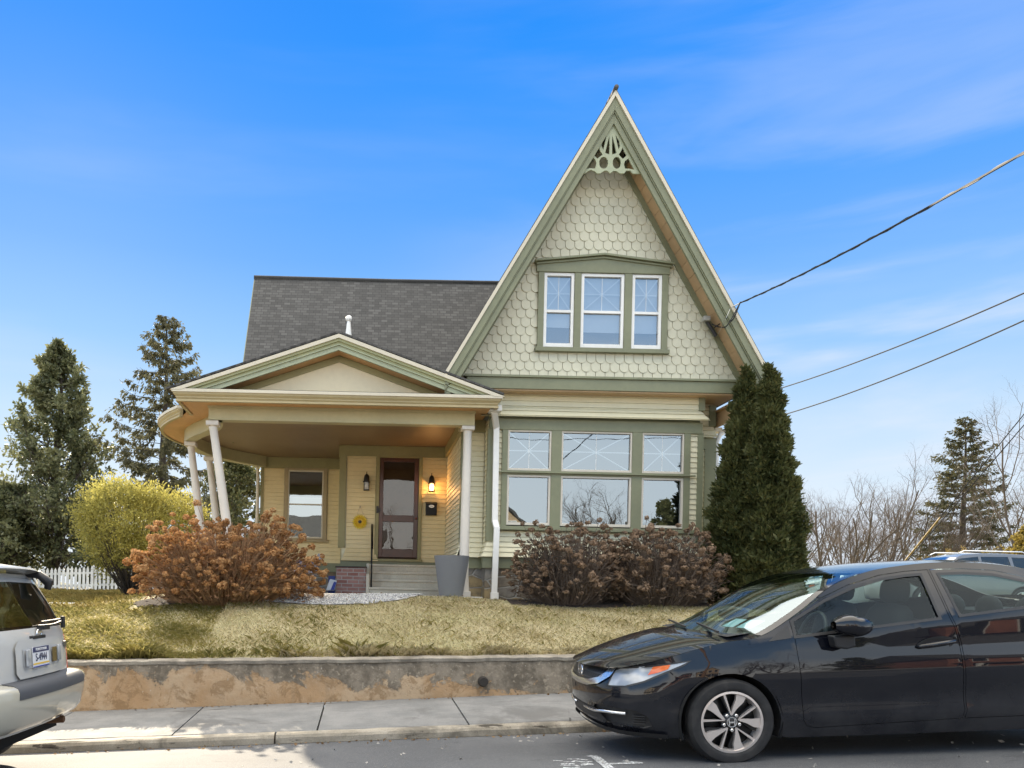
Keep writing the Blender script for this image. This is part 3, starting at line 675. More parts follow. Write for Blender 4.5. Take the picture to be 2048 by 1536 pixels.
panel_roof('main_roof', [(6.2, RY + (RZ - 3.25) / RS, 3.25), (-2.75, RY + (RZ - 3.25) / RS, 3.25), (-2.75, RY, RZ), (6.2, RY, RZ)], ROOF)
mb = MB(); mb.tube([(-2.77, RY, RZ - .0), (.5, RY, RZ - .015), (3.6, RY, RZ - .0)], .055, 8); part('ridge_cap', mb, ROOF, smooth=180)
mb = MB(); mb.prism([(RY - 2.5, RZ - 2.5 * RS - .14), (RY - 2.5, RZ - 2.5 * RS - .02), (RY, RZ - .02), (RY + 2.5, RZ - 2.5 * RS - .02), (RY + 2.5, RZ - 2.5 * RS - .14), (RY, RZ - .16)], -2.77, -2.74, 'x'); part('main_rake', mb, SAGE)
mb = MB(); mb.add([(-2.75, RY - 2.4, RZ - 2.4 * RS - .1), (-2.3, RY - 2.4, RZ - 2.4 * RS - .1), (-2.3, RY, RZ - .1), (-2.75, RY, RZ - .1)], [(0, 1, 2, 3)]); part('main_soffit', mb, SOFFIT)
PS = (AZ - EZ) / EX
for s in (-1, 1):
    ex = EX + .06; q = [(AX + s * ex, YR - .085, AZ - ex * PS), (AX + s * ex, 17.3, AZ - ex * PS), (AX, 17.3, AZ), (AX, YR - .085, AZ)]
    if s > 0: q = [(AX + s * ex, 17.3, AZ - ex * PS), (AX + s * ex, YR - .085, AZ - ex * PS), (AX, YR - .085, AZ), (AX, 17.3, AZ)]
    if s > 0: q = [(1.62, 17.3, AZ - 2.113 * PS), (1.62, YR - .085, AZ - 2.113 * PS), q[2], q[3]]; 
    q = [(a, b, c + .02) for a, b, c in q]; panel_roof('porch_roof', q if s < 0 else q, ROOF, .03)
panel_roof('porch_roof', [(2.16, 13.25, AZ - 2.653 * PS + .02), (2.16, YR - .085, AZ - 2.653 * PS + .02), (1.62, YR - .085, AZ - 2.113 * PS + .02), (1.62, 13.25, AZ - 2.113 * PS + .02)], ROOF, .03)
mb = MB(); a = off(.50, i0); b = [BE[i] + NB[i] * -.6 for i in range(i0, len(BE))]
mb.grid([[(p.x, p.y, 3.252) for p in a], [(max(p.x, -3.0), p.y, 3.45) for p in b]]); part('veranda_roof', mb, ROOF)
# columns
def column(top, bot, r=.078, cap=.105, cz=(2.775, 2.86), rot=0):
    a, b = Vector(top), Vector(bot); mb = MB(); d = b - a
    ts = [0, .03, .1, .35, .65, .9, .97, 1]; rs_ = [r * .92, r * .86, r * .86, r * .95, r, r * 1.02, r * 1.2, r * 1.25]
    mb.tube([a + d * t for t in ts], rs_, 20)
    c = part('column', mb, COLM, smooth=40)
    m = MB(); m.box(top[0] - cap, top[0] + cap, top[1] - cap, top[1] + cap, top[2] - .002, 2.838); obj('capital', m, COLM, c, bevel=.008)
    m = MB(); m.box(bot[0] - cap * 1.05, bot[0] + cap * 1.05, bot[1] - cap * 1.05, bot[1] + cap * 1.05, .02, .11); obj('plinth', m, COLM, c, bevel=.01)
COLM = paint('column_paint', (.66, .61, .53), .45, .06)
column((1.66, 13.28, 2.775), (1.645, 13.28, .1)); column((-2.57, 13.30, 2.76), (-2.14, 13.30, .1))
column((-3.36, 15.25, 2.76), (-2.98, 15.25, .1)); column((-3.33, 16.9, 2.76), (-2.96, 16.9, .1))
# finial
F0 = P(697, 668, 13.75)
mb = MB(); mb.lathe([(.056, F0.z - .35), (.052, F0.z), (.03, F0.z + .20), (.028, F0.z + .215)], (F0.x, 13.75, 0), 16); mb.ball((F0.x, 13.75, F0.z + .265), .055, 16, 10); part('finial', mb, WHITE, smooth=40)
# ---- the big gable
GX, GZ, GS = 3.842, 8.17, 1.741
def gz(x, t=0): return GZ - abs(x - GX) * GS - t
mb = MB(); GWALL = mb
mb = MB(); rs2 = random.Random(3); SW, SH = .1575, .1447
k = 0; z = 3.66
while z < 7.6:
    hw = (GZ - .35 - z) / GS
    n = int(hw / SW) + 2
    for j in range(-n, n + 1):
        cx = GX + (j + .5 * (k % 2)) * SW
        if abs(cx - GX) > hw - .02: continue
        if 2.80 < cx < 4.91 and 3.99 < z < 5.45: continue
        r = SW / 2 - .0045; dz = rs2.uniform(-.003, .003); o_ = rs2.uniform(0, .004)
        pts = [(cx - r, z + SH + .06), (cx - r, z + r * .9 + dz)] + [(cx - r * math.cos(q), z + r * .9 + dz - r * .98 * math.sin(q)) for q in lin(0.25, math.pi - .25, 9)] + [(cx + r, z + r * .9 + dz), (cx + r, z + SH + .06)]
        m_ = len(pts); of = lambda zz: .022 + o_ - (zz - z) * .09
        mb.add([(p, YG + .004 - of(q), q) for p, q in pts] + [(p, YG + .012, q) for p, q in pts], [tuple(range(m_))] + [(i, i + m_, (i + 1) % m_ + m_, (i + 1) % m_) for i in range(m_)])
    z += SH; k += 1
part('gable_shingles', mb, SHINGLE)
mb = MB()
for s in (-1, 1):
    q = [(GX, 8.17 - .52), (GX + s * 2.46, 8.17 - .52 - 2.46 * GS), (GX + s * 2.46, 8.17 - .34 - 2.46 * GS), (GX, 8.17 - .34)]
    mb.prism(q[::s], YG - .045, YG + .0)
part('gable_frieze_board', mb, SAGE)
def rk(mb, t0, t1, y0, y1, hw=2.62, zlo=3.30):
    for s in (-1, 1):
        q = [(GX, GZ - t0), (GX + s * hw, GZ - t0 - hw * GS), (GX + s * hw, GZ - t1 - hw * GS), (GX, GZ - t1)]
        mb.prism(q[::-s], y0, y1)
mb = MB(); rk(mb, -.01, .09, YR - .07, YR); part('gable_edge', mb, EDGE)
mb = MB(); rk(mb, .09, .30, YR - .045, YR + .02); rk(mb, .30, .335, YR - .03, YR + .02); rk(mb, .335, .50, YR - .01, YR + .03); part('bargeboard', mb, SAGE, bevel=.004)
for s in (-1, 1):                                                   # soffit planks between rake and wall
    mb = MB(); x = .35
    while x < 2.55:
        x2 = min(x + .118, 2.6); a, b = x + .003, x2 - .003
        for q in (0, 1): pass
        mb.add([(GX + s * a, YR + .025, gz(GX + a, .36)), (GX + s * b, YR + .025, gz(GX + b, .36)), (GX + s * b, YG + .01, gz(GX + b, .36)), (GX + s * a, YG + .01, gz(GX + a, .36)),
                (GX + s * a, YR + .025, gz(GX + a, .32)), (GX + s * b, YR + .025, gz(GX + b, .32)), (GX + s * b, YG + .01, gz(GX + b, .32)), (GX + s * a, YG + .01, gz(GX + a, .32))],
               [(0, 1, 2, 3), (4, 5, 6, 7), (0, 4, 7, 3), (1, 5, 6, 2)])
        x = x2
    part('gable_soffit', mb, SOFFIT)
for s in (-1, 1):
    hw = 2.63; e0, e1 = (GX + s * hw, YR - .062, GZ - hw * GS), (GX + s * hw, 21.5, GZ - hw * GS); r0, r1 = (GX, YR - .062, GZ), (GX, 21.5, GZ)
    q = [e1, e0, r0, r1] if s < 0 else [e0, e1, r1, r0]
    panel_roof('gable_roof', [(a, b, c + .035) for a, b, c in q], ROOF, .03)
mb = MB()
for i in range(24):
    y = 12.74 + i * .2; mb.tube([(GX, y, GZ + .02 + .010), (GX, y + .24, GZ + .012 - .004)], .036, 10)
part('gable_ridge_cap', mb, ROOF, smooth=180)
mb = MB(); mb.box(1.62, 6.10, YG - .10, YG + .05, 3.47, 3.655); mb.box(1.58, 6.12, YG - .13, YG + .05, 3.655, 3.695); part('gable_frieze', mb, SAGE, bevel=.005)
mb = MB(); mb.box(1.6, 6.12, YG - .07, YH + .1, 3.448, 3.468); part('frieze_soffit', mb, SOFFIT)
# right eave return
mb = MB(); mb.box(6.0, 6.5, YG - .02, 20, 3.30, 3.33); mb.box(6.06, 6.10, YG, 20, 3.06, 3.30); part('side_soffit', mb, SOFFIT)
# cut-out ornament
def inside(p, poly):
    x, y = p; c = False; n = len(poly)
    for i in range(n):
        (x1, y1), (x2, y2) = poly[i], poly[(i + 1) % n]
        if (y1 > y) != (y2 > y) and x < (x2 - x1) * (y - y1) / (y2 - y1) + x1: c = not c
    return c
def cdt(outer, holes, grid=None):
    pts, ed = [], []
    for poly in [outer] + holes:
        o = len(pts); pts += [Vector(p[:2]) for p in poly]; ed += [(o + i, o + (i + 1) % len(poly)) for i in range(len(poly))]
    if grid:
        xs_ = [p[0] for p in outer]; ys_ = [p[1] for p in outer]
        x = min(xs_) + grid / 2
        while x < max(xs_):
            y = min(ys_) + grid / 2
            while y < max(ys_):
                if inside((x, y), outer) and not any(inside((x, y), h) for h in holes): pts.append(Vector((x, y)))
                y += grid
            x += grid
    vs, es, fs, *_ = delaunay_2d_cdt(pts, ed, [], 0, 1e-6)
    out = []
    for f in fs:
        c = ((vs[f[0]].x + vs[f[1]].x + vs[f[2]].x) / 3, (vs[f[0]].y + vs[f[1]].y + vs[f[2]].y) / 3)
        if inside(c, outer) and not any(inside(c, h) for h in holes): out.append(tuple(f))
    return vs, out
def cutpanel(mb, outer, holes, y0, y1):
    vs, fs = cdt(outer, holes)
    mb.add([(v.x, y0, v.y) for v in vs], fs); mb.add([(v.x, y1, v.y) for v in vs], fs)
    for l in [outer] + holes:
        n = len(l); mb.add([(p[0], y0, p[1]) for p in l] + [(p[0], y1, p[1]) for p in l], [(i, (i + 1) % n, (i + 1) % n + n, i + n) for i in range(n)])
cutpanel(GWALL, [(GX - 2.5, 3.62), (GX + 2.5, 3.62), (GX, 3.62 + 2.5 * GS)], [[(2.86, 4.18), (4.85, 4.18), (4.85, 5.44), (2.86, 5.44)]], YG + .012, YG + .03); part('gable_wall', GWALL, SHINGLE)
def op(a, b):
    q = P(1160 + a / 9.6, 200 + b / 9.6, YR); return (q.x, q.z)
def el(cx, cy, rx, ry): return [op(cx + rx * math.cos(2 * math.pi * k / 18), cy + ry * math.sin(2 * math.pi * k / 18)) for k in range(18)]
outer = [op(*p) for p in ((620, 330), (1175, 1395), (1030, 1392), (980, 1335), (900, 1335), (860, 1390), (780, 1390), (710, 1342), (650, 1342), (595, 1388), (530, 1336), (480, 1336), (400, 1390), (340, 1390), (290, 1345), (220, 1322), (160, 1350), (110, 1385), (0, 1388))]
holes = [[op(*p) for p in h] for h in (
    [(522, 645), (440, 780), (425, 860), (457, 945), (490, 800)], [(575, 662), (530, 840), (495, 995), (575, 1025), (580, 850)], [(630, 657), (628, 850), (628, 1025), (713, 1000), (680, 840)], [(690, 640), (720, 790), (757, 940), (778, 860), (765, 760)],
    [(375, 890), (285, 1045), (345, 1105), (450, 1025), (400, 960)], [(830, 890), (800, 960), (755, 1030), (832, 1110), (910, 1045)],
    [(250, 1090), (120, 1308), (200, 1288), (300, 1298), (328, 1190), (300, 1115)], [(945, 1100), (875, 1150), (855, 1215), (880, 1298), (950, 1298), (1060, 1322)])] + [el(465, 1185, 86, 116), el(718, 1185, 80, 116)]
mb = MB(); cutpanel(mb, outer, holes, YR + .03, YR + .06); part('gable_ornament', mb, SAGEL)
# downspouts
DX, DY = 2.165, YBAY - .12
mb = MB(); mb.box(1.98, 2.17, 12.97, 13.2, 3.045, 3.14)
for a, b in (((2.06, 13.06, 3.05), (2.15, DY, 2.86)), ((2.15, DY, 2.88), (2.16, DY, 1.27)), ((2.16, DY, 1.30), (2.185, DY - .06, 1.17)), ((2.185, DY - .06, 1.19), (2.165, DY - .06, .02))): mb.bar(a, b, .095, .07, (0, 1, 0))
mb.box(2.105, 2.235, DY - .115, DY - .005, -.02, .10); part('downspout', mb, WHITE, bevel=.006)
mb = MB(); mb.tube([(-3.0, 18.0, 3.03), (-2.75, 18.12, 2.95), (-2.55, 18.12, 2.90), (-2.47, 18.12, 2.80), (-2.46, 18.12, 2.6), (-2.46, 18.12, .1)], .038, 10); part('downspout', mb, EDGE, smooth=60)
mb = MB(); mb.tube([(6.25, 13.95, 3.02), (6.12, 13.9, 2.93), (6.06, 13.88, 2.80), (6.06, 13.88, .1)], .04, 10); part('downspout', mb, WHITE, smooth=60)
mb = MB(); mb.box(6.04, 6.16, 13.9, 20, 2.985, 3.055); part('side_gutter', mb, EDGE)
# ---- things at the door
def lantern(px, py, label, lit):
    c = P(px, py, YD); x, z = c.x, c.z; y = YD - .13
    t = thing('wall_lantern', label, 'lantern', (x, YD - .03, z), 'lanterns beside the front door')
    mb = MB(); mb.box(x - .035, x + .035, YD - .045, YD - .018, z + .02, z + .17); mb.bar((x, YD - .04, z + .12), (x, y, z + .20), .02, .02); mb.lathe([(.004, z + .30), (.009, z + .285), (.006, z + .265), (.014, z + .25), (.035, z + .235), (.052, z + .20), (.058, z + .15), (.06, z + .10), (.078, z + .095), (.078, z + .08), (.06, z + .078)], (x, y, 0), 20)
    obj('hood', mb, BRONZE, t, smooth=40)
    mb = MB()
    for k in range(4):
        q = math.pi / 4 + k * math.pi / 2; mb.bar((x + .068 * math.cos(q), y + .068 * math.sin(q), z - .07), (x + .072 * math.cos(q), y + .072 * math.sin(q), z + .085), .012, .012)
    mb.box(x - .06, x + .06, y - .06, y + .06, z - .085, z - .068); obj('cage', mb, BRONZE, t)
    mb = MB()
    for k in range(4):
        q0 = math.pi / 4 + k * math.pi / 2; q1 = q0 + math.pi / 2
        mb.add([(x + .062 * math.cos(q), y + .062 * math.sin(q), zz) for q, zz in ((q0, z - .068), (q1, z - .068), (q1, z + .08), (q0, z + .08))], [(0, 1, 2, 3)])
    gm = MT('seeded_glass').set(Base_Color=(.9, .9, .88), Roughness=.12, Alpha=.30); obj('glass', mb, gm.m, t)
    mb = MB(); mb.lathe([(.004, z - .045), (.022, z - .02), (.024, z + .005), (.012, z + .035), (.012, z + .06), (.004, z + .07)], (x, y, 0), 14)
    if lit:
        bmt = MT('lit_bulb').set(Base_Color=(1, .8, .5)); bmt.b.inputs['Emission Color'].default_value = (1, .52, .2, 1); bmt.b.inputs['Emission Strength'].default_value = 22; m = bmt.m
        ld = bpy.data.lights.new('lantern_bulb', 'POINT'); ld.energy = 4.5; ld.color = (1, .45, .13); ld.shadow_soft_size = .03; lo = bpy.data.objects.new('lantern_bulb', ld); COL.objects.link(lo); lo.parent = t; lo.location = (0, -.17, -.0)
    else: m = simple('clear_bulb', (.75, .74, .7), .15)
    obj('bulb', mb, m, t, smooth=60)
lantern(733, 974, 'unlit bronze wall lantern left of the front door above the sunflower', False)
lantern(862, 977, 'lit bronze wall lantern glowing above the black mailbox', True)
t = thing('mailbox', 'black metal mailbox with an oval badge on the wall right of the door', 'mailbox', (1.34, YD, 1.66))
mb = MB(); mb.box(1.228, 1.455, YD - .13, YD - .02, 1.665, 1.90); obj('box', mb, BLACKM, t, bevel=.01)
mb = MB(); mb.prism([(YD - .145, 1.885), (YD - .145, 1.90), (YD - .02, 1.945), (YD - .018, 1.93)], 1.222, 1.461, 'x'); obj('lid', mb, BLACKM, t)
mb = MB(); mb.lathe([(.055, 0), (.055, -.004), (.048, -.006)], (0, 0, 0), 24, 'y'); mb.xf(lambda p: Vector((1.342 + p.x, YD - .132 + p.y, 1.845 + p.z * .55))); obj('badge', mb, simple('badge_silver', (.7, .68, .62), .3, .6), t)
mb = MB()
for dx in (-.03, -.018, -.006, .006, .018, .03): mb.box(1.342 + dx - .004, 1.342 + dx + .004, YD - .1405, YD - .139, 1.838, 1.853)
obj('badge_lettering', mb, BLACKM, t)
t = thing('sunflower_ornament', 'yellow metal sunflower hanging on the wall left of the door', 'wall ornament', (-.126, YD, 1.5))
fx, fz = -.118, 1.502
def petals(r0, r1, n, wd, y, ph):
    mb = MB()
    for k in range(n):
        q = ph + 2 * math.pi * k / n; d = Vector((math.cos(q), 0, math.sin(q))); s = Vector((-d.z, 0, d.x)); c = Vector((fx, y, fz))
        mb.add([c + d * r0 - s * wd * .3, c + d * r0 + s * wd * .3, c + d * (r0 + (r1 - r0) * .55) + s * wd * .5 + Vector((0, -.012, 0)), c + d * r1 + Vector((0, -.004, 0)), c + d * (r0 + (r1 - r0) * .55) - s * wd * .5 + Vector((0, -.012, 0)), c + d * (r0 + (r1 - r0) * .5) + Vector((0, .004, 0))], [(0, 5, 4), (0, 1, 5), (1, 2, 5), (5, 2, 3), (5, 3, 4)])
    return mb
obj('outer_petals', petals(.04, .165, 20, .05, YD - .035, 0), simple('yellow_enamel', (.78, .60, .06), .4), t)
obj('inner_petals', petals(.035, .125, 16, .042, YD - .05, .1), simple('deep_yellow_enamel', (.70, .44, .02), .4), t)
mb = MB(); mb.ball((fx, YD - .055, fz), .035, 14, 8, (1, .5, 1)); obj('flower_centre', mb, CHARC, t, smooth=180)
mb = MB(); mb.tube([(fx - .06, YD - .03, fz + .15), (fx - .01, YD - .03, fz + .30), (fx + .01, YD - .03, fz + .30), (fx + .07, YD - .03, fz + .15)], .004, 5); mb.box(fx - .015, fx + .015, YD - .045, YD - .02, fz + .285, fz + .33); obj('hanger', mb, simple('twine', (.5, .42, .3), .8), t)
t = thing('handrail', 'black iron handrail at the left side of the front steps', 'handrail', (.13, 15.4, 0))
mb = MB(); mb.tube([(.135, 15.36, .14), (.135, 15.36, .93)], .014, 8); mb.tube([(.135, 16.3, .62), (.135, 16.3, 1.38)], .014, 8); obj('post', mb, BLACKM, t, smooth=40)
mb = MB(); mb.tube([(.135, 15.28, .90), (.135, 15.33, .945), (.135, 16.38, 1.44), (.135, 16.44, 1.44)], .024, 8); obj('rail', mb, BLACKM, t, smooth=40)
t = thing('planter', 'tall grey tapered planter beside the front steps', 'planter', (1.40, 12.92, .02))
mb = MB(); mb.lathe([(.185, .022), (.19, .03), (.282, .665), (.286, .672), (.27, .672), (.262, .64), (.255, .58)], (1.405, 12.93, 0), 48); obj('pot', mb, paint('grey_resin', (.205, .215, .235), .5, .05), t, smooth=35)
mb = MB(); mb.lathe([(.001, .60), (.257, .60)], (1.405, 12.93, 0), 24); obj('soil', mb, simple('potting_soil', (.03, .022, .015), .95), t)
# service entrance and cables
t = thing('service_entrance', 'weathered electrical service head strapped under the right eave of the gable', 'service head', (4.9, YG - .1, 4.4))
a = P(1412, 640, YG - .15); b = P(1432, 672, YG - .12)
mb = MB(); mb.tube([a, a.lerp(b, .6), b], .03, 8); obj('conduit', mb, CHARC, t, smooth=60)
mb = MB(); mb.box(a.x - .06, a.x + .05, YG - .22, YG - .1, a.z - .03, a.z + .05); obj('weather_cap', mb, simple('grey_cap', (.35, .34, .3), .6), t, bevel=.01)
CABLE = simple('black_cable', (.012, .012, .014), .6)
def cable(name, label, pts, r, sag=0, cat='cable', mat=CABLE, group=None):
    mb = MB(); out = []
    for (p, q) in zip(pts[:-1], pts[1:]):
        for k in range(25):
            u = k / 24; v = p.lerp(q, u); v = v - Vector((0, 0, sag * 4 * u * (1 - u))); out.append(v)
    mb.tube(out, r, 6); o = obj(name, mb, mat); tag(o, label, cat, group); return o
m1 = P(1480, 606, YR - .12)
sd = thing('service_drop', 'thick twisted black cable dropping from the top right to the gable eave', 'cable', tuple(m1))
far = P(2180, 228, 5.5)
mb = MB(); pts = []
for k in range(60):
    u = k / 59; v = m1.lerp(far, u) - Vector((0, 0, .07 * 4 * u * (1 - u))); pts.append(v)
mb.tube(pts, .011, 6)
mb.tube([v + Vector((0, .012 * math.sin(i * 1.1), .012 * math.cos(i * 1.1))) for i, v in enumerate(pts)], .007, 5); obj('twisted_line', mb, CABLE, sd)
mb = MB()
for q in ((1455, 650, 1424, 648), (1465, 640, 1428, 655)):
    mb.tube(spline([tuple(m1), tuple(P(q[0], q[1], YR - .10)), tuple(P((q[0] + q[2]) / 2, q[1] + 4, YG - .3)), tuple(P(q[2], q[3], YG - .18))], 8), .009, 6)
obj('drip_loop', mb, CABLE, sd)
mb = MB(); mb.tube([m1, P(1462, 615, YR - .06)], .008, 6); mb.tube(spline([tuple(P(1460, 618, YR - .07)), tuple(P(1450, 640, YR - .08)), tuple(P(1436, 668, YG - .2))], 6), .004, 5); obj('ground_wire', mb, simple('aluminium_wire', (.5, .5, .48), .4, .8), sd)
cable('power_line', 'upper of two thin lines running to the right behind the arborvitae', [P(1540, 783, 19), P(2100, 563, 12)], .012, .10, 'power line', group='thin power lines right of the house')
cable('power_line', 'lower of two thin lines running to the right behind the arborvitae', [P(1545, 836, 19), P(2100, 617, 12)], .012, .12, 'power line', group='thin power lines right of the house')
gw = simple('galvanised_strand', (.03, .03, .03), .6, .2)
g0 = P(1812, 1122, 24)
for k, (px, lab) in enumerate(((2100, 'pole guy wire with a yellow guard, left of the pair at right'), (2100, 'bare pole guy wire, right of the pair at right'))):
    t = thing('guy_wire', lab, 'guy wire', tuple(P(1812 + k * 10, 1122, 24)), 'guy wires at the right edge')
    a, b = P(1810 + k * 4, 1122, 24), P(2110, 752 + 26 * k, 20)
    mb = MB(); mb.tube([a, b], .014, 6); obj('strand', mb, gw, t)
    if k == 0:
        mb = MB(); mb.tube([a, a.lerp(b, .27)], .024, 8); obj('guard', mb, simple('yellow_guard', (.26, .17, .03), .6), t)
# clutter on the patio left of the steps
t = thing('garden_chair', 'folded grey garden chair with blue cushions behind the dry hydrangea', 'chair', (-1.2, 15.3, .02))
ch = lambda x, y, Y=15.3: P(x, y, Y)
mb = MB()
for dy in (0, .42):
    for a, b in (((612, 1180), (640, 1118)), ((588, 1152), (634, 1150)), ((628, 1150), (632, 1184)), ((598, 1150), (592, 1182)), ((600, 1160), (640, 1110))): 
        A, B = ch(*a), ch(*b); A.y += dy; B.y += dy; mb.tube([A, B], .012, 6)
obj('frame', mb, simple('grey_tube', (.30, .31, .33), .4, .5), t)
q = [ch(588, 1148), ch(632, 1146), ch(640, 1108), ch(645, 1112)]
mb = MB(); mb.prism([(q[0].x, q[0].z), (q[1].x, q[1].z), (q[3].x, q[3].z), (q[2].x - .03, q[2].z + .02), (q[1].x - .10, q[1].z + .07), (q[0].x, q[0].z + .08)], 15.28, 15.74); obj('cushion', mb, paint('striped_grey_cloth', (.34, .34, .37), .8, .3), t, bevel=.02)
mb = MB(); mb.prism([(q[0].x + .05, q[0].z + .10), (q[0].x + .35, q[0].z + .12), (q[0].x + .42, q[0].z + .30), (q[0].x + .02, q[0].z + .27)], 15.36, 15.7); obj('pillow', mb, paint('blue_cloth', (.09, .14, .24), .8, .25), t, bevel=.03)
t = thing('paper_bag', 'white and blue sack leaning on the brick pier', 'bag', (-.68, 15.5, .02))
c0 = [P(x, y, 15.45) for x, y in ((652, 1181), (669, 1181), (674, 1161), (660, 1158))]
mb = MB(); mb.prism([(p.x, p.z) for p in c0], 15.40, 15.52); obj('sack', mb, paint('white_sack', (.55, .56, .58), .6, .1), t, bevel=.015)
c0 = [P(x, y, 15.38) for x, y in ((661, 1180), (668, 1180), (673, 1165), (668, 1163))]
mb = MB(); mb.prism([(p.x, p.z) for p in c0], 15.385, 15.399); obj('stripe', mb, simple('sack_blue', (.03, .05, .25), .6), t)
mb = MB(); mb.box(-.70, -.57, 15.56, 15.8, .02, .36); o = obj('blue_box', mb, simple('blue_carton', (.03, .05, .2), .6), bevel=.01); tag(o, 'small dark blue carton standing behind the white sack by the pier', 'box')
# ------------------------------------------------------------------ vehicles
TYRE = MT('tyre_rubber').set(Roughness=.75); TYRE.col(TYRE.mix(TYRE.range(TYRE.noise(9), .4, .7), (.011, .011, .012), (.028, .027, .026))); TYRE = TYRE.m
ALLOY = simple('machined_alloy', (.62, .57, .54), .32, .6)
RIMBLK = simple('rim_black', (.012, .012, .013), .35)
CHROME = simple('chrome', (.78, .78, .78), .22, .9)
PLASTIC = simple('black_plastic', (.016, .016, .017), .5)
LINER = simple('wheel_liner', (.006, .006, .006), .95)
SEAT = paint('seat_cloth', (.012, .013, .016), .9, .2, 0)
CGLASS = glassy('car_glass', .02, (.66, .78, .76), (.8, .92, 1), 0, .30)
LENS = MT('headlamp_lens').set(Roughness=.12); LENS.b.inputs['Coat Weight'].default_value = 1; LENS.col(LENS.mix(LENS.range(LENS.noise(4, 3), .4, .62), (.26, .28, .30), (.50, .52, .54))); LENS = LENS.m
AMBER = simple('amber_lens', (.75, .13, .02), .15, 0, .5, 1)
REDL = simple('red_lens', (.55, .012, .012), .12, 0, .5, 1)
def carpaint(name, c, dirt=.0, metal=0):
    m = MT(name).set(Roughness=.32, Metallic=metal); m.b.inputs['Specular IOR Level'].default_value = .05; m.b.inputs['Coat Weight'].default_value = 1; m.b.inputs['Coat Roughness'].default_value = .02; m.b.inputs['Coat IOR'].default_value = 1.5
    n = m.noise(3, 6, .65); z = m.sepz()[2]
    f = m.math('MULTIPLY', m.range(z, .75, .15), m.range(n, .3, .65)); f = m.math('MULTIPLY', f, .12)
    m.col(m.mix(f, c, (.15, .148, .145))); return m.m
def crspline(pts, n=14):
    return [tuple(p) for p in spline(pts, n)]
class Shell:
    def __init__(s, out, prof, belt, rail, noseprof=None, xn=-.6, rearprof=None, xr=9):
        """out: half plan outline front centre -> rear centre; prof: (z, inset); belt: (x, z); rail: (x, y, z)"""
        s.o = np.array(crspline(out, 16)); dd = np.linalg.norm(np.diff(s.o, axis=0), axis=1); s.s = np.concatenate([[0], np.cumsum(dd)])
        t = np.gradient(s.o, axis=0); t /= np.linalg.norm(t, axis=1)[:, None]; s.n = np.stack([-t[:, 1], t[:, 0]], 1)
        s.prof = prof; s.belt = np.array(belt); s.rail = np.array(crspline(rail, 8)); s.np_ = noseprof; s.xn = xn; s.rp = rearprof; s.xr = xr; s.L = s.s[-1]
        s.xm = np.maximum.accumulate(s.o[:, 0] + np.arange(len(s.o)) * 1e-7)
    def sx(s, x): return float(np.interp(x, s.xm, s.s))
    def sy(s, y, rear=False):
        h = len(s.o) // 3
        if rear: return float(np.interp(-y, -s.o[::-1][:h, 1][::-1] if False else s.o[-h:, 1] * -1, s.s[-h:]))
        return float(np.interp(y, s.o[:h, 1], s.s[:h]))
    def at(s, q): return np.array([np.interp(q, s.s, s.o[:, 0]), np.interp(q, s.s, s.o[:, 1])]), np.array([np.interp(q, s.s, s.n[:, 0]), np.interp(q, s.s, s.n[:, 1])])
    def zr(s, q): x = s.at(q)[0][0]; return float(np.interp(x, s.rail[:, 0], s.rail[:, 2]))
    def __call__(s, q, z, off=0):
        o, n = s.at(q); x = o[0]
        pz = [p[0] for p in s.prof]; d = np.interp(z, pz, [p[1] for p in s.prof])
        if s.np_ and x < s.xn + .35:
            f = min(1, max(0, (s.xn + .35 - x) / .45)); f = f * f * (3 - 2 * f); d = d * (1 - f) + f * np.interp(z, [p[0] for p in s.np_], [p[1] for p in s.np_])
        if s.rp and x > s.xr - .3:
            f = min(1, max(0, (x - s.xr + .3) / .35)); f = f * f * (3 - 2 * f); d = d * (1 - f) + f * np.interp(z, [p[0] for p in s.rp], [p[1] for p in s.rp])
        zb = np.interp(x, s.belt[:, 0], s.belt[:, 1]); zr = np.interp(x, s.rail[:, 0], s.rail[:, 2])
        if z > zb and not (s.rp and x > s.xr) and not (s.np_ and x < s.xn):
            yr = np.interp(x, s.rail[:, 0], s.rail[:, 1]); dr = o[1] - yr; t = min(1.05, (z - zb) / max(.02, zr - zb)); d = d + (dr - d) * t ** 1.12
        p = o - n * (d - off)
        return (p[0], p[1], z)
def inset(poly, d):
    n = len(poly); out = []; area = sum(poly[i][0] * poly[(i + 1) % n][1] - poly[(i + 1) % n][0] * poly[i][1] for i in range(n)); sg = 1 if area > 0 else -1
    for i in range(n):
        a, b, c = [Vector(poly[(i + k) % n]) for k in (-1, 0, 1)]; e1, e2 = (b - a), (c - b)
        if e1.length < 1e-7 or e2.length < 1e-7: out.append(tuple(b)); continue
        e1.normalize(); e2.normalize(); m = Vector((-e1.y - e2.y, e1.x + e2.x)) * sg
        if m.length < 1e-6: out.append(tuple(b)); continue
        m.normalize(); k = max(.5, m.dot(Vector((-e1.y, e1.x)) * sg)); out.append(tuple(b + m * d / k))
    return out
def dens(poly, step=.04):
    out = []
    for i in range(len(poly)):
        a, b = Vector(poly[i]), Vector(poly[(i + 1) % len(poly)]); k = max(1, int((b - a).length / step))
        out += [tuple(a.lerp(b, j / k)) for j in range(k)]
    return out
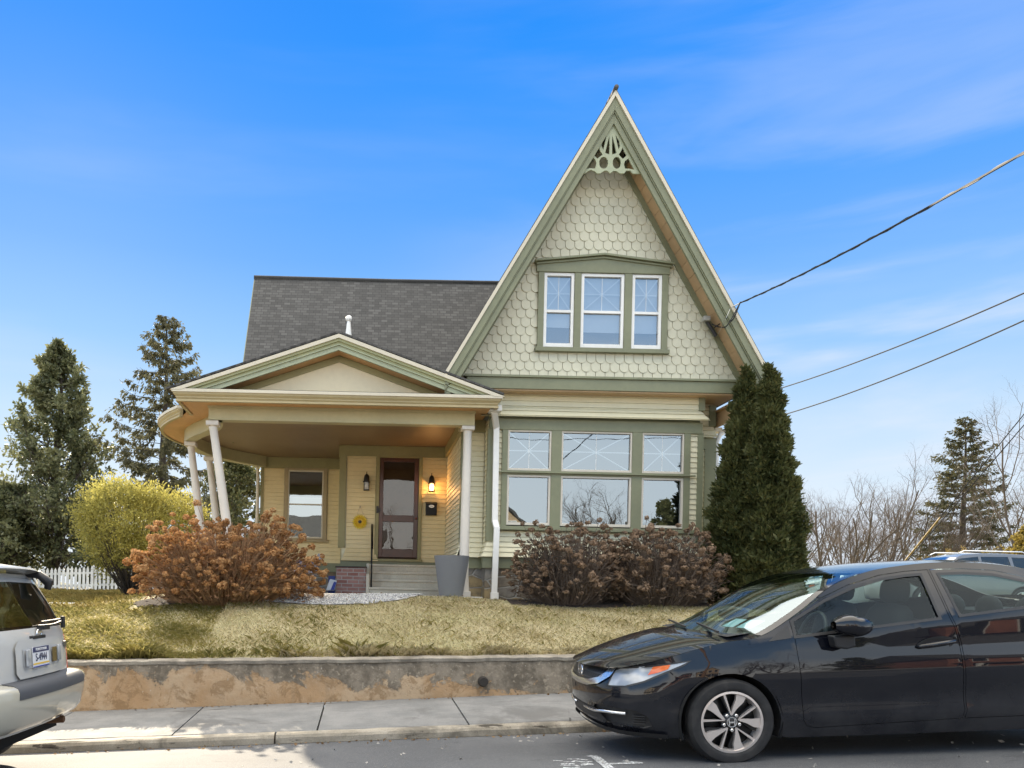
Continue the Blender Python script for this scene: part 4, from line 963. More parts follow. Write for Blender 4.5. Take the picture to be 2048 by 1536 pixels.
def skin(name, sh, outer, holes, mat, par, off=0, step=.05, sides=(-1, 1), thick=0):
    vs, fs = cdt(dens(outer, step), [dens(h, step) for h in holes], step)
    r = []
    for sg in sides:
        mb = MB(); mb.add([(lambda p: (p[0], sg * p[1], p[2]))(sh(v.x, v.y, off)) for v in vs], [f if sg < 0 else f[::-1] for f in fs])
        if thick:
            k = len(vs); mb2 = [(lambda p: (p[0], sg * p[1], p[2]))(sh(v.x, v.y, off - thick)) for v in vs]
            ec = {}
            for f in fs:
                for i in range(3): ec.setdefault(tuple(sorted((f[i], f[(i + 1) % 3]))), []).append(1)
            mb.add(mb2, []); mb.f += [(a, b, b + k, a + k) for (a, b), c in ec.items() if len(c) == 1]
        r.append(obj(name, mb, mat, par, smooth=35, shift=False))
    return r
def mirror_skin(name, sh, outer, mat, par, off=0, step=.04, holes=()):
    """centre panels: built as one piece across the middle"""
    vs, fs = cdt(dens(outer, step), [dens(h, step) for h in holes], step); mb = MB()
    for sg in (-1, 1): mb.add([(lambda p: (p[0], sg * p[1], p[2]))(sh(v.x, v.y, off)) for v in vs], [f if sg < 0 else f[::-1] for f in fs])
    return obj(name, mb, mat, par, smooth=35, shift=False)
def wheel(par, x, y, r, sg, style='v', name='wheel', tw=.205):
    mb = MB(); h = tw / 2; ri = r * .70
    prof = [(ri, -h * .8), (ri + .012, -h * .98), (r * .80, -h * 1.04), (r * .93, -h * .98), (r * .985, -h * .78), (r, -h * .6), (r * .992, -h * .36), (r, -h * .33), (r, -.01), (r * .99, 0), (r, .01), (r, h * .33), (r * .992, h * .36), (r, h * .6), (r * .985, h * .78), (r * .93, h * .98), (r * .80, h * 1.04), (ri + .012, h * .98), (ri, h * .8)]
    n = 64; o = 0
    for rr, hh in prof:
        for j in range(n): q = 2 * math.pi * j / n; mb.v.append((x + rr * math.cos(q), y + hh, r + rr * math.sin(q)))
    for i in range(len(prof) - 1):
        for j in range(n): mb.f.append((i * n + j, i * n + (j + 1) % n, (i + 1) * n + (j + 1) % n, (i + 1) * n + j))
    tread = obj(name, mb, TYRE, par, smooth=40, shift=False)
    yo = y - sg * 0 + (-h * .9 if sg < 0 else h * .9); dy = -1 if sg < 0 else 1
    c = (x, 0, r); mb = MB()
    mb.lathe([(ri - .004, yo - dy * .17), (ri - .004, yo), (ri + .006, yo + dy * .006), (ri - .010, yo + dy * .008), (ri - .018, yo - dy * .01), (ri - .03, yo - dy * .16)], (x, 0, r), 64, 'y'); rim = obj('rim', mb, ALLOY, tread, smooth=40, shift=False)
    mb = MB(); mb.lathe([(.001, yo - dy * .075), (ri - .02, yo - dy * .075)], (x, 0, r), 40, 'y'); obj('brake_disc', mb, RIMBLK, tread, shift=False)
    mb = MB(); mb2 = MB()
    def pol(a, rad): return (x + rad * math.cos(a) * 1.0, r + rad * math.sin(a))
    ro = ri - .008
    for k in range(5):
        a0 = math.pi / 2 + .03 + k * 2 * math.pi / 5
        def W(pts): return [pol(a0 + a, q * ro) for a, q in pts]
        if style == 'v':
            for pts in ([(-.10, .24), (-.02, .30), (.16, .985), (.245, .985), (.06, .24)][::1], [(-.06, .22), (.00, .31), (-.16, .52), (-.245, .78), (-.23, .985), (-.58, .985), (-.60, .80), (-.44, .50), (-.24, .28)]):
                q = W(pts); mb.prism(q if dy > 0 else q[::-1], yo - dy * .03, yo - dy * .004); q2 = [(x + (p[0] - x) * 1.0, p[1]) for p in W([(a * 1.25 if abs(a) > .1 else a, b) for a, b in pts])]; mb2.prism(q2, yo - dy * .055, yo - dy * .031)
        else:
            q = W([(-.16, .2), (-.22, .985), (.22, .985), (.16, .2)]); mb.prism(q, yo - dy * .03, yo - dy * .004)
    obj('spokes', mb, ALLOY, tread, shift=False); obj('spoke_pockets', mb2, RIMBLK, tread, shift=False)
    mb = MB(); mb.lathe([(.001, yo + dy * .001), (ro * .15, yo), (ro * .24, yo - dy * .012), (ro * .33, yo - dy * .02), (ro * .33, yo - dy * .05)], (x, 0, r), 32, 'y'); obj('hub', mb, RIMBLK, tread, smooth=40, shift=False)
    mb = MB()
    for k in range(5):
        a = math.pi / 2 + k * 2 * math.pi / 5 + math.pi / 5; p = pol(a, ro * .275); mb.lathe([(.012, yo - dy * .03), (.012, yo + dy * .002), (.008, yo + dy * .006)], (p[0], 0, p[1]), 10, 'y')
    obj('lug_nuts', mb, CHROME, tread, smooth=40, shift=False)
    if style == 'v':
        m = MB()
        for q in ([(-.022, -.024), (-.014, -.024), (-.018, .026), (-.026, .026)], [(.014, -.024), (.022, -.024), (.026, .026), (.018, .026)], [(-.016, -.006), (.016, -.006), (.016, .005), (-.016, .005)]): m.prism([(x + a, r + b) for a, b in q], yo + dy * .0005, yo + dy * .004)
        m.lathe([(.038, yo), (.038, yo + dy * .003), (.034, yo + dy * .003), (.034, yo)], (x, 0, r), 24, 'y')
        obj('wheel_emblem', m, CHROME, tread, shift=False)
    return tread
def seat(par, x, y, back=True):
    mb = MB(); m = Matrix.Rotation(R(14), 4, 'Y'); rows = []
    def pillow(c, sx, sy, sz, ang=0):
        M = Matrix.Translation(c) @ Matrix.Rotation(R(ang), 4, 'Y'); rows = []
        for i in range(9):
            u = -math.pi / 2 + math.pi * i / 8
            rows.append([M @ Vector((sx * abs(math.cos(u)) ** .5 * math.copysign(abs(math.cos(q)) ** .5, math.cos(q)), sy * abs(math.cos(u)) ** .5 * math.copysign(abs(math.sin(q)) ** .5, math.sin(q)), sz * math.copysign(abs(math.sin(u)) ** .6, math.sin(u)))) for q in lin(0, 2 * math.pi, 17)])
        mb.grid(rows)
    pillow((x, y, .80), .09, .24, .33, 14); pillow((x + .10, y, 1.21), .06, .13, .095, 8); pillow((x - .28, y, .50), .28, .24, .09, -4)
    return obj('seat', mb, SEAT, par, smooth=180, shift=False)
def sedan(name, label, loc, rot, body, group=None, hero=False, step=.06):
    t = thing(name, label, 'car', loc, group); t.rotation_euler = rot
    sh = Shell([(-.90, 0), (-.896, .15), (-.882, .30), (-.848, .45), (-.78, .60), (-.66, .72), (-.47, .80), (-.2, .848), (0, .862), (.5, .872), (1.3, .877), (2.2, .873), (2.67, .862), (3.1, .825), (3.35, .74), (3.5, .56), (3.57, .3), (3.585, 0)],
               [(.15, .06), (.2, .03), (.28, .018), (.335, .006), (.36, .008), (.40, .017), (.47, .017), (.56, .006), (.63, .0), (.68, .003), (.75, .014), (.82, .028), (.9, .04), (1.1, .06)],
               [(-1, .60), (-.62, .63), (-.45, .67), (-.28, .71), (0, .78), (.27, .86), (.5, .905), (1, .955), (1.6, 1.015), (2.24, 1.075), (2.7, 1.06), (3.1, .98), (3.6, .93)],
               [(-.91, .60, .70), (-.72, .63, .718), (-.5, .745, .775), (-.25, .79, .845), (0, .80, .90), (.26, .795, .935), (.55, .75, 1.09), (.83, .69, 1.275), (1.1, .64, 1.368), (1.35, .615, 1.408), (1.7, .60, 1.428), (2.1, .605, 1.40), (2.4, .62, 1.335), (2.7, .65, 1.24), (3.05, .70, 1.10), (3.35, .68, 1.04), (3.6, .6, 1.02)],
               [(.15, .14), (.2, .09), (.26, .03), (.32, .03), (.40, .005), (.5, 0), (.58, .012), (.64, .045), (.70, .09)], -.62,
               [(.2, .06), (.35, 0), (.7, 0), (.85, .02), (1.02, .06)], 3.35)
    X = sh.sx; YF = sh.sy
    def XP(pts): return [(X(a), b) for a, b in pts]
    def arch(xc, r=.358, zc=.316, n=22): return [(X(xc + r * math.cos(a)), zc + r * math.sin(a)) for a in lin(math.pi + .32, -.32, n)]
    top = []
    for q in np.linspace(sh.L, 0, 120): top.append((float(q), sh.zr(float(q)) - .0))
    bot = [(YF(0), .215), (YF(.3), .21), (YF(.55), .195), (X(-.5), .19)] + arch(0) + [(X(.42), .185), (X(1.3), .185), (X(2.26), .19)] + arch(2.67) + [(X(3.1), .22), (X(3.4), .26), (sh.L, .28)]
    d1 = XP([(.487, .905), (.478, 1.042), (.72, 1.19), (.96, 1.285), (1.22, 1.35), (1.42, 1.372), (1.595, 1.378), (1.622, 1.02), (1.65, .95), (1.668, .84), (1.683, .35), (1.668, .288), (.60, .252), (.545, .268), (.52, .31)])
    d2 = XP([(1.634, 1.02), (1.607, 1.378), (1.85, 1.376), (2.08, 1.355), (2.34, 1.285), (2.60, 1.18), (2.68, 1.09), (2.66, .98), (2.56, .80), (2.36, .66), (2.27, .5), (2.245, .31), (2.20, .29), (1.68, .288), (1.695, .35), (1.68, .84), (1.662, .95)])
    g1 = XP([(.50, .928), (.505, 1.03), (.76, 1.168), (.98, 1.252), (1.23, 1.312), (1.42, 1.333), (1.525, 1.337), (1.545, 1.025)])
    g2 = XP([(1.70, 1.04), (1.665, 1.335), (1.84, 1.335), (2.06, 1.315), (2.3, 1.25), (2.46, 1.185), (2.50, 1.10), (2.24, 1.088)])
    tri = XP([(.30, .895), (.465, .915), (.462, 1.015)])
    hl = [(YF(.53), .565), (YF(.545), .69), (YF(.60), .708), (X(-.62), .725), (X(-.45), .748), (X(-.27), .772), (X(-.33), .735), (X(-.45), .682), (X(-.60), .615), (X(-.72), .575)]
    fog = [(YF(.30), .335), (YF(.36), .405), (YF(.50), .415), (X(-.66), .40), (X(-.58), .355), (X(-.555), .285), (X(-.62), .275), (YF(.48), .285), (YF(.36), .295)]
    holes = [d1, d2, hl, fog]
    br = skin('body_side', sh, top + bot, holes, body, t, 0, step); nm = 'body'
    for o in br: o.name = 'side_panel'
    fd = skin('front_door', sh, inset(d1, .004), [g1], body, t, 0, step, thick=.03); rd = skin('rear_door', sh, inset(d2, .004), [g2], body, t, 0, step, thick=.03)
    for i, dlist in enumerate((fd, rd)):
        for j, dd in enumerate(dlist):
            sg = -1 if j == 0 else 1
            skin('side_window', sh, inset((g1, g2)[i], -.004), [], CGLASS, dd, -.010, step, (sg,))
            skin('window_seal', sh, inset((g1, g2)[i], -.016), [inset((g1, g2)[i], .004)], PLASTIC, dd, .002, step, (sg,))
            if sg < 0 or hero:
                hx, hz = ((1.49, .835), (2.42, .885))[i]
                mb = MB(); y = sh(X(hx), hz)[1]
                rows = [[(hx + .14 * c, sg * (y - .012 * (1 - rr) - .002 + .006), hz + .055 * s_ * rr + (.0 if True else 0) - .14 * (c * rr) * -.12) for c, s_, rr in ((math.cos(a) * q, math.sin(a), q) for a in lin(0, 2 * math.pi, 25))] for q in (1, .7, .35, .02)]
                obj('handle_recess', MB().grid(rows), PLASTIC, dd, smooth=180, shift=False)
                mb.tube([(hx + a * 1.0, sg * (y + b), hz + c) for a, b, c in ((-.135, .004, -.016), (-.11, .020, -.012), (-.03, .034, -.002), (.05, .034, .008), (.12, .022, .016), (.145, .004, .018))], [.012, .017, .019, .019, .016, .012], 10)
                obj('handle', mb, body, dd, smooth=180, shift=False)
    skin('quarter_trim', sh, inset(tri, .0), [], PLASTIC, t, .003, step)
    hls = skin('headlight', sh, hl, [], LENS, t, -.004, .035)
    am = [(X(-.575), .665), (X(-.535), .728), (X(-.41), .748), (X(-.43), .712), (X(-.50), .685)]
    for o, sg in zip(hls, (-1, 1)):
        skin('indicator', sh, am, [], AMBER, o, .0, .03, (sg,))
        skin('headlight_surround', sh, inset(hl, -.004), [inset(hl, .009)], PLASTIC, o, .001, .035, (sg,))
    if hero:
        fo = [(YF(.34), .34), (YF(.40), .39), (YF(.52), .395), (X(-.69), .385), (X(-.63), .345), (X(-.62), .30), (YF(.48), .30)]
        fg = skin('fog_recess', sh, fog, [], PLASTIC, t, -.018, .035, thick=-.018)
        for o, sg in zip(fg, (-1, 1)):
            mb = MB(); pts = [sh(YF(y), z, .012) for y, z in ((.12, .352), (.24, .348), (.36, .350), (.45, .362))] + [sh(X(-.72), .372, .008)]; mb.tube([(p[0], sg * p[1], p[2]) for p in pts], [.008, .010, .012, .013, .012], 8); obj('chrome_blade', mb, CHROME, o, smooth=180, shift=False)
            mb = MB()
            for k in range(4):
                z = .30 + k * .019; a, b = sh(X(-.685), z, .0), sh(X(-.60), z, .0); mb.bar((a[0], sg * a[1], z), (b[0], sg * b[1], z), .012, .006)
            obj('vent_slats', mb, PLASTIC, o, shift=False)
        gr = [(YF(0), .580), (YF(.25), .588), (YF(.40), .622), (YF(.47), .668), (YF(.48), .694), (YF(0), .694)]
        grm = MT('grille_mesh').set(Roughness=.4); v = grm.n.new('ShaderNodeTexVoronoi'); v.feature = 'DISTANCE_TO_EDGE'; mp = grm.map((1, 24, 24)); grm.l.new(mp, v.inputs['Vector']); v.inputs['Randomness'].default_value = .0; v.inputs['Scale'].default_value = 1
        grm.col(grm.mix(grm.range(v.outputs['Distance'], .05, .10), (.06, .06, .062), (.004, .004, .004)))
        g = mirror_skin('grille', sh, gr, grm.m, t, .004, .035)
        fr = [(YF(0), .535), (YF(.25), .542), (YF(.43), .574), (YF(.535), .64), (YF(.565), .708), (YF(.49), .708), (YF(0), .708)]
        mirror_skin('grille_surround', sh, fr, CHROME, g, .012, .03, [[(q[0] + (.0001 if i in (0, 5) else 0), q[1]) for i, q in enumerate(gr)]])
        ex = sh(YF(0), .64, .012)[0]; m = MB()
        for q in ([(-.048, -.042), (-.030, -.042), (-.024, .042), (-.044, .042)], [(.030, -.042), (.048, -.042), (.044, .042), (.024, .042)], [(-.036, -.009), (.036, -.009), (.036, .009), (-.036, .009)]): m.prism([(a, .64 + b) for a, b in q], ex - .016, ex + .004, 'x')
        ring = [(.066 * math.cos(a), .64 + .054 * math.sin(a)) for a in lin(0, 2 * math.pi, 29)[:-1]]; m.tube([(ex - .008, a, b) for a, b in ring] + [(ex - .008, *ring[0])], .006, 6)
        obj('emblem', m, CHROME, g, shift=False)
        lg = [(YF(0), .285), (YF(.50), .29), (YF(.36), .375), (YF(0), .375)]
        mirror_skin('lower_grille', sh, lg, PLASTIC, t, .004, .035)
        sp = [(YF(0), .205), (YF(.45), .20), (X(-.6), .195), (X(-.45), .19), (X(-.45), .225), (X(-.6), .232), (YF(.45), .24), (YF(0), .245)]
        mirror_skin('lip_spoiler', sh, sp, PLASTIC, t, .022, .035)
    # upper shell
    rails = [(-.90, 0, .70, -.72, .63, .718), (-.72, 0, .775, -.5, .745, .775), (-.45, 0, .855, -.25, .79, .845), (-.2, 0, .915, 0, .80, .90), (.0, 0, .950, .26, .795, .935),
             (.33, 0, 1.105, .55, .75, 1.09), (.66, 0, 1.262, .83, .69, 1.275), (1.0, 0, 1.372, 1.1, .64, 1.368), (1.3, 0, 1.424, 1.35, .615, 1.408), (1.7, 0, 1.447, 1.7, .60, 1.428), (2.1, 0, 1.44, 2.1, .605, 1.40), (2.4, 0, 1.39, 2.4, .62, 1.335),
             (2.74, 0, 1.285, 2.7, .65, 1.24), (3.08, 0, 1.11, 3.05, .70, 1.10), (3.38, 0, 1.06, 3.35, .68, 1.04), (3.585, 0, 1.02, 3.52, .54, 1.02)]
    cs = spline([r[:3] for r in rails], 6); ss = spline([r[3:] for r in rails], 6)
    def topshell(nm_, i0, i1, mat, inset_=0, lift=0):
        rows = []
        for i in range(i0 * 6, i1 * 6 + 1):
            c, s_ = cs[i], ss[i]; row = []
            for k in range(-12, 13):
                u = abs(k) / 12; row.append((c.x + (s_.x - c.x) * u ** 2.2, math.copysign(1, k) * s_.y * u * (1 - inset_), c.z + (s_.z - c.z) * u ** 2.6 + lift))
            rows.append(row)
        return obj(nm_, MB().grid(rows), mat, t, smooth=60, shift=False)
    topshell('hood', 0, 4, body); ws = topshell('windshield', 4, 7, CGLASS); topshell('roof', 7, 11, body); topshell('rear_window', 11, 13, CGLASS); topshell('trunk_lid', 13, 15, body)
    for sg in (-1, 1):
            mb = MB(); rows = []
            for i in range(24, 43): c, s_ = cs[i], ss[i]; rows.append([(c.x + (s_.x - c.x) * u ** 2.2, sg * s_.y * u, c.z + (s_.z - c.z) * u ** 2.6 + .003) for u in (.93, .96, 1.0)])
            mb.grid(rows); obj('pillar', mb, body, t, smooth=60, shift=False)
    mb = MB(); mb.bar((.02, -.62, .962), (.10, -.02, .992), .016, .012); mb.bar((.0, -.02, .966), (.09, .6, .985), .016, .012); obj('wiper', mb, PLASTIC, ws, shift=False)
    if hero:
        m = MB(); c_, s_ = cs[28], ss[28]
        def wsp(i, y):
            c, s2 = cs[i], ss[i]; u = abs(y) / s2.y; return (c.x + (s2.x - c.x) * u ** 2.2 + .012, y, c.z + (s2.z - c.z) * u ** 2.6 - .006)
        m.add([wsp(26, -.62), wsp(26, -.50), wsp(28, -.50), wsp(28, -.62)], [(0, 1, 2, 3)]); m.add([wsp(26, -.47), wsp(26, -.36), wsp(28, -.36), wsp(28, -.47)], [(0, 1, 2, 3)])
        obj('inspection_stickers', m, simple('sticker', (.35, .55, .6), .5), ws, shift=False)
    # inner tub, floor, liners
    mb = MB(); mb.box(.0, 3.0, -.76, .76, .22, .26); mb.box(-.55, .1, -.45, .45, .24, .60); mb.box(3.0, 3.4, -.6, .6, .3, .9); mb.box(-.6, 3.3, -.5, .5, .17, .22)
    obj('floor_pan', mb, LINER, t, shift=False)
    for xc in (0, 2.67):
        for sg in (-1, 1):
            mb = MB(); mb.grid([[(xc + .372 * math.cos(a), sg * y, .316 + .372 * math.sin(a)) for a in lin(-.35, math.pi + .35, 24)] for y in (.862 if xc == 0 else .86, .50)])
            mb.add([(xc + .372 * math.cos(a), sg * .55, .316 + .372 * math.sin(a)) for a in lin(-.35, math.pi + .35, 24)], [tuple(range(24))]); obj('wheel_arch', mb, LINER, t, shift=False)
    mb = MB(); mb.grid([[(x, y, z) for y in lin(-.70, .70, 9)] for x, z in ((.05, .93), (.25, .955), (.55, .95), (.72, .88), (.74, .6))]); obj('dashboard', mb, PLASTIC, t, smooth=60, shift=False)
    mb = MB(); rr = .18; mb.tube([(.86 + rr * .35 * math.sin(a), -.36 + rr * math.cos(a), .88 + rr * math.sin(a)) for a in lin(0, 2 * math.pi, 25)], .016, 8); mb.bar((.86, -.53, .88), (.86, -.19, .88), .04, .02); mb.tube([(.7, -.36, .84), (.86, -.36, .88)], .03, 8); obj('steering_wheel', mb, PLASTIC, t, smooth=60, shift=False)
    for y in (-.36, .36): seat(t, 1.42, y)
    mb = MB(); mb.box(2.0, 2.5, -.66, .66, .40, .58); obj('rear_bench', mb, SEAT, t, bevel=.05, shift=False)
    for y in (-.42, 0, .42):
        mb = MB(); mb.ball((2.52, y, 1.03), .13, 14, 8, (.5, 1, .8)); obj('headrest', mb, SEAT, t, smooth=180, shift=False)
    mb = MB(); mb.grid([[(2.42 + .12 * u, y, .55 + .45 * u) for y in lin(-.68, .68, 7)] for u in (0, .5, 1)]); mb.grid([[(x, y, 1.0) for y in lin(-.68, .68, 7)] for x in (2.54, 3.05)]); obj('rear_shelf', mb, SEAT, t, shift=False)
    # mirrors
    for sg in (-1, 1):
        mb = MB(); rows = []
        for i in range(11):
            u = i / 10; xx = .70 + .27 * u if True else 0
            r0 = (math.sin(math.pi * min(1, (u * .92 + .06))) ** .55)
            rows.append([(xx, sg * (.955 + .115 * r0 * math.copysign(abs(math.cos(a)) ** .7, math.cos(a)) * (.8 + .2 * u)), .995 + (.012 if u < .5 else 0) - .0 + .075 * r0 * math.copysign(abs(math.sin(a)) ** .7, math.sin(a))) for a in lin(0, 2 * math.pi, 21)])
        o = obj('mirror', mb.grid(rows), body, t, smooth=180, shift=False)
        mb = MB(); mb.prism([(.70, .93), (.86, .93), (.86, .845), (.80, .83), (.72, .845)], sg * .86, sg * .95); obj('mirror_foot', mb, PLASTIC, o, shift=False, bevel=.012)
    for xc in (0, 2.67):
        for sg in (-1, 1): wheel(t, xc, sg * .765, .316, sg)
    return t
slope = math.atan(.06)
BLK = carpaint('black_car_paint', (.004, .005, .009))
cw = P(1458, 1520, 5.965)
sedan('sedan', 'glossy black sedan parked at the kerb in the foreground', (cw.x, 5.95 + .775, cw.z), (R(1.2), -slope, R(-1.0)), BLK, None, True)
# ---- white sport utility vehicle at the left edge (only its tail is in the picture)
def suv(name, label, loc, rot, body, group=None, hero=False, lower=None, step=.07):
    t = thing(name, label, 'suv', loc, group); t.rotation_euler = rot
    LX = 3.62
    sh = Shell([(-.92, 0), (-.91, .3), (-.86, .55), (-.74, .76), (-.5, .87), (0, .905), (1.2, .92), (2.7, .915), (3.2, .90), (3.42, .86), (3.53, .77), (3.585, .60), (3.61, .3), (3.62, 0)],
               [(.3, .05), (.4, .02), (.5, .0), (.8, 0), (.95, .012), (1.1, .03), (1.3, .06)], [(-1, .95), (.5, 1.10), (4, 1.14)],
               [(-.95, .7, .98), (-.6, .80, 1.02), (.2, .80, 1.08), (.5, .76, 1.2), (.95, .70, 1.56), (1.3, .68, 1.66), (2.2, .68, 1.69), (3.0, .67, 1.67), (3.3, .66, 1.64), (3.7, .6, 1.62)],
               [(.3, .08), (.42, .0), (.8, 0), (.98, .06)], -.6, [(.3, .05), (.45, .0), (.78, .0), (.95, .005), (1.10, .02), (1.16, .035), (1.35, .12), (1.55, .225), (1.66, .31), (1.72, .42)], 3.4)
    X = sh.sx; YR_ = lambda y: sh.sy(y, True); L_ = sh.L
    def XP(p): return [(X(a), b) for a, b in p]
    def arch(xc, r=.42, zc=.36, n=20): return [(X(xc + r * math.cos(a)), zc + r * math.sin(a)) for a in lin(math.pi + .12, -.12, n)]
    top = [(float(q), sh.zr(float(q))) for q in np.linspace(L_, 0, 100)]
    bot = [(0, .36), (X(-.5), .34)] + arch(0) + [(X(.5), .32), (X(2.2), .32)] + arch(2.72) + [(X(3.2), .38), (X(3.45), .42), (L_, .42)]
    g = [XP([(.62, 1.13), (.98, 1.53), (1.55, 1.60), (1.55, 1.14)]), XP([(1.63, 1.14), (1.63, 1.60), (2.4, 1.61), (2.45, 1.15)]), XP([(2.53, 1.15), (2.5, 1.60), (3.05, 1.585), (3.22, 1.18)])]
    tg = [(L_, .79), (YR_(.5), .79), (YR_(.66), .80), (YR_(.70), .86), (YR_(.71), 1.0), (YR_(.71), 1.15), (YR_(.70), 1.40), (YR_(.62), 1.585), (L_, 1.60)]
    gl = [(L_, 1.185), (YR_(.69), 1.18), (YR_(.655), 1.38), (YR_(.575), 1.535), (YR_(.5), 1.55), (L_, 1.555)]
    tl = [(YR_(.722), .80), (YR_(.728), 1.04), (YR_(.76), 1.10), (X(3.46), 1.10), (X(3.44), .98), (X(3.46), .80)]
    rs_ = skin('side_panel', sh, top + bot, g + [[(a + (1e-4 if a == L_ else 0), b) for a, b in tg], tl], body, t, 0, step)
    for k, q in enumerate(g): skin('side_window', sh, q, [], DGLASS, t, -.006, step)
    gate = mirror_skin('tailgate', sh, inset(tg, .004) if False else tg[:1] + inset(tg, .004)[1:-1] + tg[-1:], body, t, 0, .05, [[(a - (1e-4 if a == L_ else 0), b) for a, b in gl]])
    mirror_skin('rear_window', sh, gl, DGLASS, gate, -.008, .05)
    skin('taillight', sh, tl, [], REDL, t, .004, .04, thick=.02)
    rows = []
    for x, z in ((.2, 1.09), (.55, 1.34), (.95, 1.60), (1.3, 1.705), (2.2, 1.74), (3.0, 1.72), (3.25, 1.69), (3.32, 1.66)):
        yr = float(np.interp(x, sh.rail[:, 0], sh.rail[:, 1])); zr_ = float(np.interp(x, sh.rail[:, 0], sh.rail[:, 2])); rows.append([(x, yr * k / 8, z + (min(zr_, z) - z) * abs(k / 8) ** 3) for k in range(-8, 9)])
    obj('roof', MB().grid(rows[2:]), body, t, smooth=60, shift=False); obj('windshield', MB().grid(rows[:3]), DGLASS, t, smooth=60, shift=False)
    obj('hood', MB().grid([[(x, w_ * k / 6, z - .04 * abs(k / 6) ** 2) for k in range(-6, 7)] for x, w_, z in ((-.9, .70, 1.0), (-.5, .80, 1.07), (.2, .80, 1.10))]), body, t, smooth=60, shift=False)
    # spoiler, bumper, details
    mb = MB(); mb.grid([[(3.20 + .02 * (1 - abs(k) / 8) , .64 * k / 8, 1.715 - .03 * abs(k / 8) ** 3) for k in range(-8, 9)], [(3.46 - .10 * abs(k / 8) ** 3, .66 * k / 8, 1.672 - .03 * abs(k / 8) ** 3) for k in range(-8, 9)], [(3.47 - .10 * abs(k / 8) ** 3, .66 * k / 8, 1.655 - .03 * abs(k / 8) ** 3) for k in range(-8, 9)], [(3.27, .64 * k / 8, 1.63 - .03 * abs(k / 8) ** 3) for k in range(-8, 9)]]); obj('spoiler', mb, body, gate, smooth=50, shift=False)
    if hero:
        plan = [p for p in (sh(q, .6) for q in np.linspace(X(2.98), L_, 40))]
        bprof = [(.0, .80), (.10, .785), (.13, .77), (.145, .74), (.135, .62), (.10, .50), (.06, .455), (.0, .45)]
        def bump(prof, nm, mat, q0, par=t):
            mb = MB()
            for sg in (-1, 1):
                rows = []
                for q in np.linspace(q0, L_, 44):
                    o, n = sh.at(q); n = n if q < L_ - 1e-4 else np.array([1., 0.]); f = min(1, (q - X(2.98)) / .45); f = .35 + .65 * f
                    rows.append([(o[0] + n[0] * d * f, sg * (o[1] + n[1] * d * f), z) for d, z in prof])
                mb.grid(rows)
                mb.add(rows[0], [tuple(range(len(prof)))])
            return obj(nm, mb, mat, par, smooth=50, shift=False)
        bb = bump(bprof, 'bumper', lower or body, X(3.12))
        bump([(.0, .806), (.098, .792), (.128, .776), (.150, .738), (.146, .69), (.14, .688)], 'step_pad', simple('grey_step_pad', (.06, .065, .075), .6), YR_(.62), bb)
        # plate recess panel
        pr = [(L_, .815), (YR_(.40), .815), (YR_(.45), .86), (YR_(.44), 1.05), (YR_(.38), 1.10), (L_, 1.11)]
        pp = mirror_skin('plate_panel', sh, pr, body, gate, .022, .05)
        rc_ = [(L_, .885), (YR_(.33), .885), (YR_(.35), .91), (YR_(.335), 1.035), (L_, 1.045)]
        mirror_skin('plate_recess', sh, rc_, simple('recess_grey', (.42, .43, .44), .4), pp, .026, .05)
        xb = sh(L_, .95)[0] + .03
        mb = MB(); mb.box(xb, xb + .006, -.225, .08, .885, 1.04); pl = obj('number_plate', mb, simple('plate_white', (.72, .73, .76), .4), pp, shift=False); pl.rotation_euler = (0, 0, 0)
        mb = MB(); mb.box(xb + .006, xb + .008, -.225, .08, 1.0, 1.04); obj('plate_band', mb, simple('plate_navy', (.03, .04, .12), .4), pp, shift=False)
        mb = MB(); mb.box(xb + .006, xb + .008, -.225, .08, .905, .917); obj('plate_stripe', mb, simple('plate_gold', (.75, .5, .06), .4), pp, shift=False)
        mb = MB(); mb.box(xb + .006, xb + .008, -.225, .08, .885, .893); obj('plate_border', mb, simple('plate_blue', (.04, .07, .35), .4), pp, shift=False)
        def text(s, size, y, z, x, mat, nm):
            c = bpy.data.curves.new(nm, 'FONT'); c.body = s; c.size = size; c.align_x = 'CENTER'; c.align_y = 'CENTER'; c.extrude = .001
            o = bpy.data.objects.new(nm, c); COL.objects.link(o); dg = bpy.context.evaluated_depsgraph_get(); me = bpy.data.meshes.new_from_object(o.evaluated_get(dg)); bpy.data.objects.remove(o)
            o = bpy.data.objects.new(nm, me); COL.objects.link(o); me.materials.append(mat); o.parent = pp; o.location = (x, y, z); o.rotation_euler = (R(90), 0, R(90)); return o
        o = text('S-4944', .072, -.072, .958, xb + .0085, simple('plate_ink', (.02, .025, .07), .5), 'plate_number'); o.scale = (1.08, 1.15, 1)
        text('PENNSYLVANIA', .03, -.072, 1.02, xb + .0095, simple('plate_letter_white', (.8, .8, .8), .5), 'plate_state')
        mb = MB(); mb.box(xb - .0, xb + .008, .16, .245, .90, 1.02); obj('reflector', mb, simple('amber_reflector', (.14, .10, .04), .2), pp, shift=False, bevel=.006)
        mb = MB(); mb.box(xb - .004, xb + .012, -.335, -.26, .90, 1.03); mb.box(xb - .012, xb + .006, .29, .35, .90, 1.03); obj('reversing_light', mb, LENS, pp, shift=False, bevel=.01)
        xe = sh(L_, 1.14)[0] + .014; mb = MB()
        mb.tube([(xe, .02 + .045 * math.cos(a), 1.135 + .035 * math.sin(a)) for a in lin(0, 2 * math.pi, 21)], .007, 6); mb.bar((xe, -.02, 1.15), (xe, .06, 1.15), .012, .012); mb.bar((xe, .02, 1.15), (xe, .02, 1.105), .012, .012); obj('emblem', mb, CHROME, gate, shift=False)
